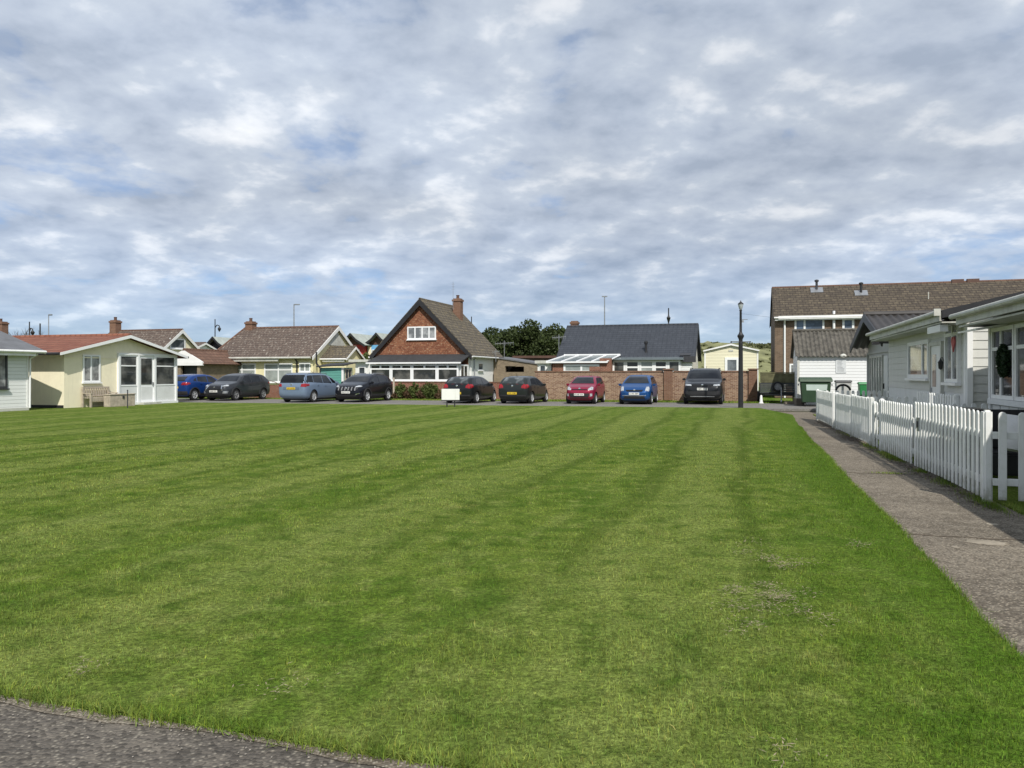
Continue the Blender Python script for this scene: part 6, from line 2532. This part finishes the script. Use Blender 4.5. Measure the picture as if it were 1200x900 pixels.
for i in range(4):
    twig(Vector((rr.uniform(-.7, .7), 0, 0)), Vector((rr.uniform(-.2, .2), 0, 1)).normalized(), 1.95, .06, 4)
q.build('branches', 'bark', t)

# trees beyond the garage
tree_spots = [(567, 76, 5.8, 1.7, 'dark rounded tree next to the tall gable house'), (583, 78, 6.5, 2.1, 'dark tree behind the white aerial'),
              (603, 80, 7.0, 2.5, 'tallest broad dark tree in the clump behind the garage'), (624, 79, 6.9, 2.3, 'dark tree right of the tallest in the clump'),
              (643, 77, 6.5, 2.2, 'dark tree in the clump just left of the slate roof'), (658, 78, 6.6, 1.4, 'narrow dark tree touching the slate roof edge')]
for i, (px, D, hh, rad, lab) in enumerate(tree_spots):
    t = thing('broadleaf_tree', lab, 'tree', (sx(px, D), D, .35), random.uniform(0, 6), 'trees in the clump behind the buff garage')
    rr = random.Random(i + 10)
    q = MB()
    q.tube((0, 0, -.5), (.1, 0, hh * .35), .2, .14, 8)
    blobs = []
    for k in range(11):
        a = rr.uniform(0, 6.28)
        rd = rad * rr.uniform(.1, .75)
        zz = hh * rr.uniform(.28, .86)
        s = rad * rr.uniform(.32, .55)
        blobs.append((rd * math.cos(a), rd * math.sin(a), zz, s, s, s * .8))
        q.tube((.1, 0, hh * .33), (rd * .7 * math.cos(a), rd * .7 * math.sin(a), zz), .07, .02, 5)
    blobs.append((0, 0, hh * .5, rad * .95, rad * .9, hh * .36))
    blobs.append((0, 0, hh * .28, rad * 1.15, rad, hh * .26))
    q.build('trunk', 'bark', t)
    link('crown', quads_mesh('crown', leaves(12000, blobs, .15, i + 40), 'leaf_dark'), t)
# hedge by the sky blue chalet
v = leaves(5000, [(x * .3 - .55, 0, 2.6 + .18 * math.sin(x * 2.2), .3, .4, .45) for x in range(5)] + [(0, 0, 1.6, .8, .4, 1.2)], .09, 77)
o = thing('hedge', 'clipped green hedge between the yellow wing and the tall gable house', 'hedge', (sx(433, 60), 60, 0))
link('foliage', quads_mesh('foliage', v, 'leaf_hedge'), o)
q = MB()
for i in range(5):
    q.tube((-.5 + i * .25, 0, 0), (-.5 + i * .25, 0, 2.2), .03, .02, 6)
q.build('stem', 'bark', o)
# bush by the brick pier
o = thing('shrub', 'low green bush at the foot of the brick pier beside the trailer', 'shrub', (sx(882, 45.3), 45.3, .05))
link('foliage', quads_mesh('foliage', leaves(1200, [(0, 0, .2, .55, .3, .25), (.3, 0, .28, .3, .25, .25)], .06, 91), 'leaf_hedge'), o)
q = MB()
q.tube((0, 0, -.1), (0, 0, .3), .02, .015, 5)
q.build('stem', 'bark', o)

# ---------------------------------------------------------------- grass blades


def blades(x, y, h, w, seed, z0=-.004, lean=.55, tint=(.75, 1.35), name='grass', label=None, straw=.035):
    g = np.random.default_rng(seed)
    n = len(x)
    a = g.uniform(0, 2 * np.pi, n)
    ld = g.uniform(0, 2 * np.pi, n)
    lm = np.abs(g.normal(0, lean, n)) * h
    dx, dy = np.cos(a) * w / 2, np.sin(a) * w / 2
    lx, ly = np.cos(ld) * lm, np.sin(ld) * lm
    hz = h * np.clip(1 - (lm / h) ** 2 * .35, .3, 1)
    V = np.empty((n, 5, 3), np.float32)
    V[:, 0] = np.stack([x - dx, y - dy, np.full(n, z0)], 1)
    V[:, 1] = np.stack([x + dx, y + dy, np.full(n, z0)], 1)
    V[:, 2] = np.stack([x + dx * .8 + lx * .35, y + dy * .8 + ly * .35, z0 + hz * .55], 1)
    V[:, 3] = np.stack([x - dx * .8 + lx * .35, y - dy * .8 + ly * .35, z0 + hz * .55], 1)
    V[:, 4] = np.stack([x + lx, y + ly, z0 + hz], 1)
    me = bpy.data.meshes.new(name)
    me.vertices.add(n * 5)
    me.vertices.foreach_set('co', V.ravel())
    idx = (np.arange(n)[:, None] * 5 + np.array([0, 1, 2, 3, 3, 2, 4])[None]).astype(np.int32)
    me.loops.add(n * 7)
    me.loops.foreach_set('vertex_index', idx.ravel())
    ls = (np.arange(n)[:, None] * 7 + np.array([0, 4])[None]).astype(np.int32)
    me.polygons.add(n * 2)
    me.polygons.foreach_set('loop_start', ls.ravel())
    me.update(calc_edges=True)
    at = me.color_attributes.new('tint', 'FLOAT_COLOR', 'POINT')
    v = g.uniform(tint[0], tint[1], n)
    c = np.stack([v * g.uniform(.85, 1.2, n), v, v * g.uniform(.7, 1.2, n), np.ones(n)], 1)
    st = g.random(n) < straw
    c[st, 0] *= 1.6
    c[st, 1] *= 1.25
    c[st, 2] *= 1.7
    at.data.foreach_set('color', np.repeat(c.astype(np.float32), 5, axis=0).ravel())
    me.materials.append(M['blade'])
    o = link(name, me)
    tag(o, label, 'grass', kind='stuff')
    return o


def in_lawn(x, y, margin=0.0):
    e = x * CS - y * SN
    n = x * SN + y * CS
    pl = LAWN_E + .015 * np.sin(n * .9) + .008 * np.sin(n * 2.9 + 1) + np.maximum(0, n - 22) * .022
    ne = NEAR_N + .003 * np.sin(e * 2.1) + .008 * np.sin(e * 5.3 + 1)
    return (e < pl + margin) & (n > ne - margin)


g = np.random.default_rng(11)
X, Y, Hh, Ww_ = [], [], [], []
for d0 in np.arange(2.6, 26, .4):
    d1 = d0 + .4
    dm = d0 + .2
    dens = 6200 * min(1, (4.2 / dm) ** 1.65)
    x0_, x1_ = -.80 * dm - .8, .80 * dm + .8
    k = int(dens * (x1_ - x0_) * .4)
    x, y = g.uniform(x0_, x1_, k), g.uniform(d0, d1, k)
    f = in_lawn(x, y, .012)
    x, y = x[f], y[f]
    X.append(x)
    Y.append(y)
    fade = min(1, max(.35, (27 - dm) / 12))
    Hh.append(g.uniform(.012, .033, len(x)) * fade)
    Ww_.append(np.full(len(x), .0028 * max(1, dm / 5.5)) * g.uniform(.7, 1.3, len(x)))
x, y, hh, ww = map(np.concatenate, (X, Y, Hh, Ww_))
# clumps: taller in patches, longest right at the edges
cl = np.sin(x * 3.1 + np.sin(y * 2.3) * 2) * np.sin(y * 2.7 + np.sin(x * 1.9) * 2)
hh = hh * (1 + .45 * cl)
blades(x, y, hh, ww, 12, lean=.75, tint=(.40, 1.6), name='grass', label='short mown grass blades of the lawn')
# unkempt edge along the asphalt and the path
e_ = g.uniform(-6, LAWN_E, 9000)
n_ = near_edge(0) * 0 + np.array([near_edge(v) for v in e_]) + g.normal(.02, .035, 9000)
xx, yy = e_ * CS + n_ * SN, -e_ * SN + n_ * CS
n2 = g.uniform(NEAR_N, 24, 12000)
e2 = np.array([path_left(v) for v in n2]) + g.normal(-.02, .03, 12000)
xx = np.concatenate([xx, e2 * CS + n2 * SN])
yy = np.concatenate([yy, -e2 * SN + n2 * CS])
blades(xx, yy, g.uniform(.03, .065, len(xx)), g.uniform(.003, .005, len(xx)), 13, z0=-.02, lean=.8, name='edge_grass', label='longer grass spilling over the lawn edges')
# grass in the cottage gardens and tufts at the foot of the fence
n3 = g.uniform(6.5, 10.55, 16000)
e3 = g.uniform(2.9, 4.4, 16000)
xs_, ys_ = [e3 * CS + n3 * SN], [-e3 * SN + n3 * CS]
hs = [g.uniform(.03, .075, 16000)]
for nc, k, sp2, hgt in ((15.6, 900, .35, .10), (16.4, 700, .3, .08), (13.6, 260, .12, .08), (12.2, 300, .25, .10), (11.2, 160, .2, .06), (18.0, 700, .35, .07), (10.4, 700, .3, .09), (21.5, 300, .6, .05)):
    nq = nc + g.normal(0, sp2, k)
    eq = 2.78 - (nq - 10.6) * .0294 - np.abs(g.normal(.0, .09, k)) + .03
    xs_.append(eq * CS + nq * SN)
    ys_.append(-eq * SN + nq * CS)
    hs.append(g.uniform(.3, 1, k) * hgt)
# small tuft growing in the path
nq, eq = 13.25 + g.normal(0, .03, 260), 2.15 + g.normal(0, .14, 260)
xs_.append(eq * CS + nq * SN)
ys_.append(-eq * SN + nq * CS)
hs.append(g.uniform(.01, .045, 260))
xs_, ys_, hs = map(np.concatenate, (xs_, ys_, hs))
blades(xs_, ys_, hs, g.uniform(.003, .006, len(xs_)), 14, z0=-.015, lean=.6, name='garden_grass', label='garden grass and tufts at the foot of the picket fence')
# road side verge
k = 14000
a_, b_ = g.uniform(-34, 8, k), 6.55 + np.abs(g.normal(0, 1.6, k))
P0 = np.array(RP)[None, :2] + a_[:, None] * np.array(RD)[None, :2] + b_[:, None] * np.array(RN)[None, :2]
blades(P0[:, 0], P0[:, 1], g.uniform(.04, .10, k), g.uniform(.02, .035, k), 15, z0=-.04, name='verge_grass', label='longer grass on the verge behind the cars')

# dried clippings on the lawn, soil along the fence
vv_ = []
for px, py, k, sp2 in ((911, 704, 240, .06), (902, 659, 90, .04), (925, 664, 60, .05), (896, 690, 70, .05), (918, 668, 60, .04), (860, 693, 60, .04), (862, 716, 50, .05), (900, 716, 50, .05), (965, 730, 60, .07), (872, 650, 40, .05), (945, 700, 40, .06), (880, 735, 40, .05), (935, 720, 40, .05), (1006, 641, 80, .06), (880, 720, 40, .09), (862, 700, 50, .08), (870, 745, 30, .07), (900, 655, 40, .10), (330, 812, 40, .08), (100, 790, 40, .05), (945, 660, 30, .08), (920, 885, 30, .05), (885, 640, 40, .1)):
    D = CAM_H * 900 / (py - 438)
    cx_, cy_ = sx(px, D), D
    for _ in range(k):
        p = Vector((cx_ + g.normal(0, sp2), cy_ + g.normal(0, sp2 * 1.2), .020 + g.random() * .030))
        a = g.uniform(0, 6.28)
        L2, w2 = g.uniform(.006, .024), g.uniform(.0015, .004)
        d1_, d2_ = Vector((math.cos(a), math.sin(a), g.uniform(-.2, .2))) * L2, Vector((-math.sin(a), math.cos(a), .1)) * w2
        vv_ += [p - d1_, p + d2_, p + d1_, p - d2_]
o = link('dry_clippings', quads_mesh('dry_clippings', np.array(vv_), 'dry'))
tag(o, 'dried grass clippings scattered on the lawn', 'clippings', kind='stuff')
vv_ = []
for _ in range(2600):
    n = g.uniform(10, 27)
    e = FENCE_E(n) - abs(g.normal(.02, .10)) - .02
    if g.random() < .25:
        n = g.normal(20.3, .5)
        e = FENCE_E(n) - abs(g.normal(.1, .13))
    p = W(e, n, -.008)
    a = g.uniform(0, 6.28)
    s_ = g.uniform(.008, .032)
    d1_, d2_ = Vector((math.cos(a), math.sin(a), .15)) * s_, Vector((-math.sin(a), math.cos(a), .1)) * s_ * .7
    vv_ += [p - d1_, p + d2_, p + d1_, p - d2_]
o = link('soil_litter', quads_mesh('soil_litter', np.array(vv_), 'soil'))
tag(o, 'soil crumbs and leaf litter along the foot of the fence', 'litter', kind='stuff')
# gravel stones loose on the near asphalt edge
q = MB()
for _ in range(260):
    e = g.uniform(-6, 1.4)
    n = near_edge(e) - abs(g.normal(.03, .10))
    s_ = g.uniform(.002, .006)
    ret = bmesh.ops.create_icosphere(q.bm, subdivisions=1, radius=1.0)
    c = W(e, n, -.024 + s_ * .3)
    for v in ret['verts']:
        v.co = Vector((v.co.x * s_ * g.uniform(.7, 1.3), v.co.y * s_ * g.uniform(.7, 1.3), v.co.z * s_ * .7)) + c
o = q.build('gravel', mat('pale_pebbles', (.26, .235, .20), .85, .5, 40))
tag(o, 'loose pale gravel along the edge of the near path', 'gravel', kind='stuff')

# ---------------------------------------------------------------- sky, sun, camera
SKY_SEED = 21.4
SUN_EL, SUN_DIR = R(46), Vector((-.20, .98, 0)).normalized()     # light travels this way over the ground
world = bpy.data.worlds.new('World')
SC.world = world
world.use_nodes = True
nt = NT(world.node_tree)
bg = world.node_tree.nodes['Background']
sky = nt.n('ShaderNodeTexSky', sky_type='NISHITA', sun_disc=False)
sky.sun_elevation = SUN_EL
sky.sun_rotation = math.atan2(-SUN_DIR.x, -SUN_DIR.y)
sky.air_density, sky.dust_density, sky.ozone_density = 1.0, .6, 1.2
d = nt.n('ShaderNodeTexCoord').outputs['Generated']
sp = nt.n('ShaderNodeSeparateXYZ', {0: d})
zc = nt.math('ADD', nt.math('MAXIMUM', sp.outputs[2], 0.0), .24)
u = nt.math('DIVIDE', sp.outputs[0], zc)
v = nt.math('DIVIDE', sp.outputs[1], zc)
p = nt.n('ShaderNodeCombineXYZ', {0: u, 1: v, 2: SKY_SEED}).outputs[0]


def cloud(off):
    """cloud thickness at a point of the layer, shifted by off; the rolls lie across the view"""
    pm = nt.n('ShaderNodeMapping', {0: p, 1: (off[0], off[1], 0), 2: (0, 0, R(7)), 3: (1.35, 1.35, 1)}).outputs[0]
    b_ = nt.noise(pm, .70, 3, .5, .3)
    m_ = nt.noise(pm, 2.5, 8, .52, .15)
    return b_, m_, nt.math('ADD', nt.math('MULTIPLY', b_, .40), nt.math('MULTIPLY', m_, .60))


big, mid, dens = cloud((0, 0))
_, _, dens2 = cloud((.06, .12))
pf = nt.n('ShaderNodeMapping', {0: p, 2: (0, 0, R(-6)), 3: (1.3, 1.3, 1)}).outputs[0]
fine = nt.noise(pf, 7.5, 7, .55, .1)
relief = nt.math('SUBTRACT', dens, dens2)
cover = nt.ramp(dens, [(.34, 0), (.45, 1)], 'EASE')
cover = nt.math('MAXIMUM', cover, nt.ramp(fine, [(.30, .60), (.60, .92)]))
lit = nt.math('ADD', nt.math('MULTIPLY', relief, 2.3), nt.math('MULTIPLY', nt.math('SUBTRACT', fine, .5), .62))
lit = nt.math('ADD', lit, .47)
cc = nt.ramp(lit, [(.20, (3.5, 4.1, 5.1)), (.40, (4.4, 5.0, 6.0)), (.55, (5.0, 5.6, 6.5)), (.70, (6.8, 7.2, 7.8)), (.88, (8.2, 8.45, 8.8))])
thick = nt.ramp(big, [(.38, 1.08), (.66, .86)])
cc = nt.mix(1.0, cc, thick, 'MULTIPLY')
tint = nt.ramp(sp.outputs[2], [(.0, (.50, .70, 1.12)), (.12, (.52, .76, 1.10)), (.4, (.62, .84, 1.06))])
skyc = nt.mix(1.0, sky.outputs[0], tint, 'MULTIPLY')
lo = nt.ramp(sp.outputs[2], [(.0, .30), (.08, .80), (.20, 1)])
cover = nt.math('MULTIPLY', cover, lo)
final = nt.mix(cover, skyc, cc)
nt.L.new(final, bg.inputs[0])
bg.inputs[1].default_value = .08

sun = bpy.data.lights.new('sun', 'SUN')
sun.energy = 3.1
sun.angle = R(.55)
sun.color = (1.0, .955, .88)
so = bpy.data.objects.new('sun', sun)
COL.objects.link(so)
dv = Vector((SUN_DIR.x * math.cos(SUN_EL), SUN_DIR.y * math.cos(SUN_EL), -math.sin(SUN_EL)))
so.rotation_euler = dv.to_track_quat('-Z', 'Y').to_euler()
so.location = (0, 0, 30)

cam = bpy.data.cameras.new('camera')
cam.sensor_width = 36
cam.lens = 27.0
cam.shift_y = -.010
cam.clip_end = 4000
cam.clip_start = .05
co = bpy.data.objects.new('camera', cam)
COL.objects.link(co)
co.location = (0, 0, CAM_H)
co.rotation_euler = (R(90), 0, 0)
SC.camera = co
SC.view_settings.view_transform = 'Standard'
SC.view_settings.look = 'None'
SC.view_settings.exposure = 0.55
SC.view_settings.gamma = 1.0
SC.view_settings.use_curve_mapping = False
SC.cycles.max_bounces = 6
SC.cycles.use_denoising = True
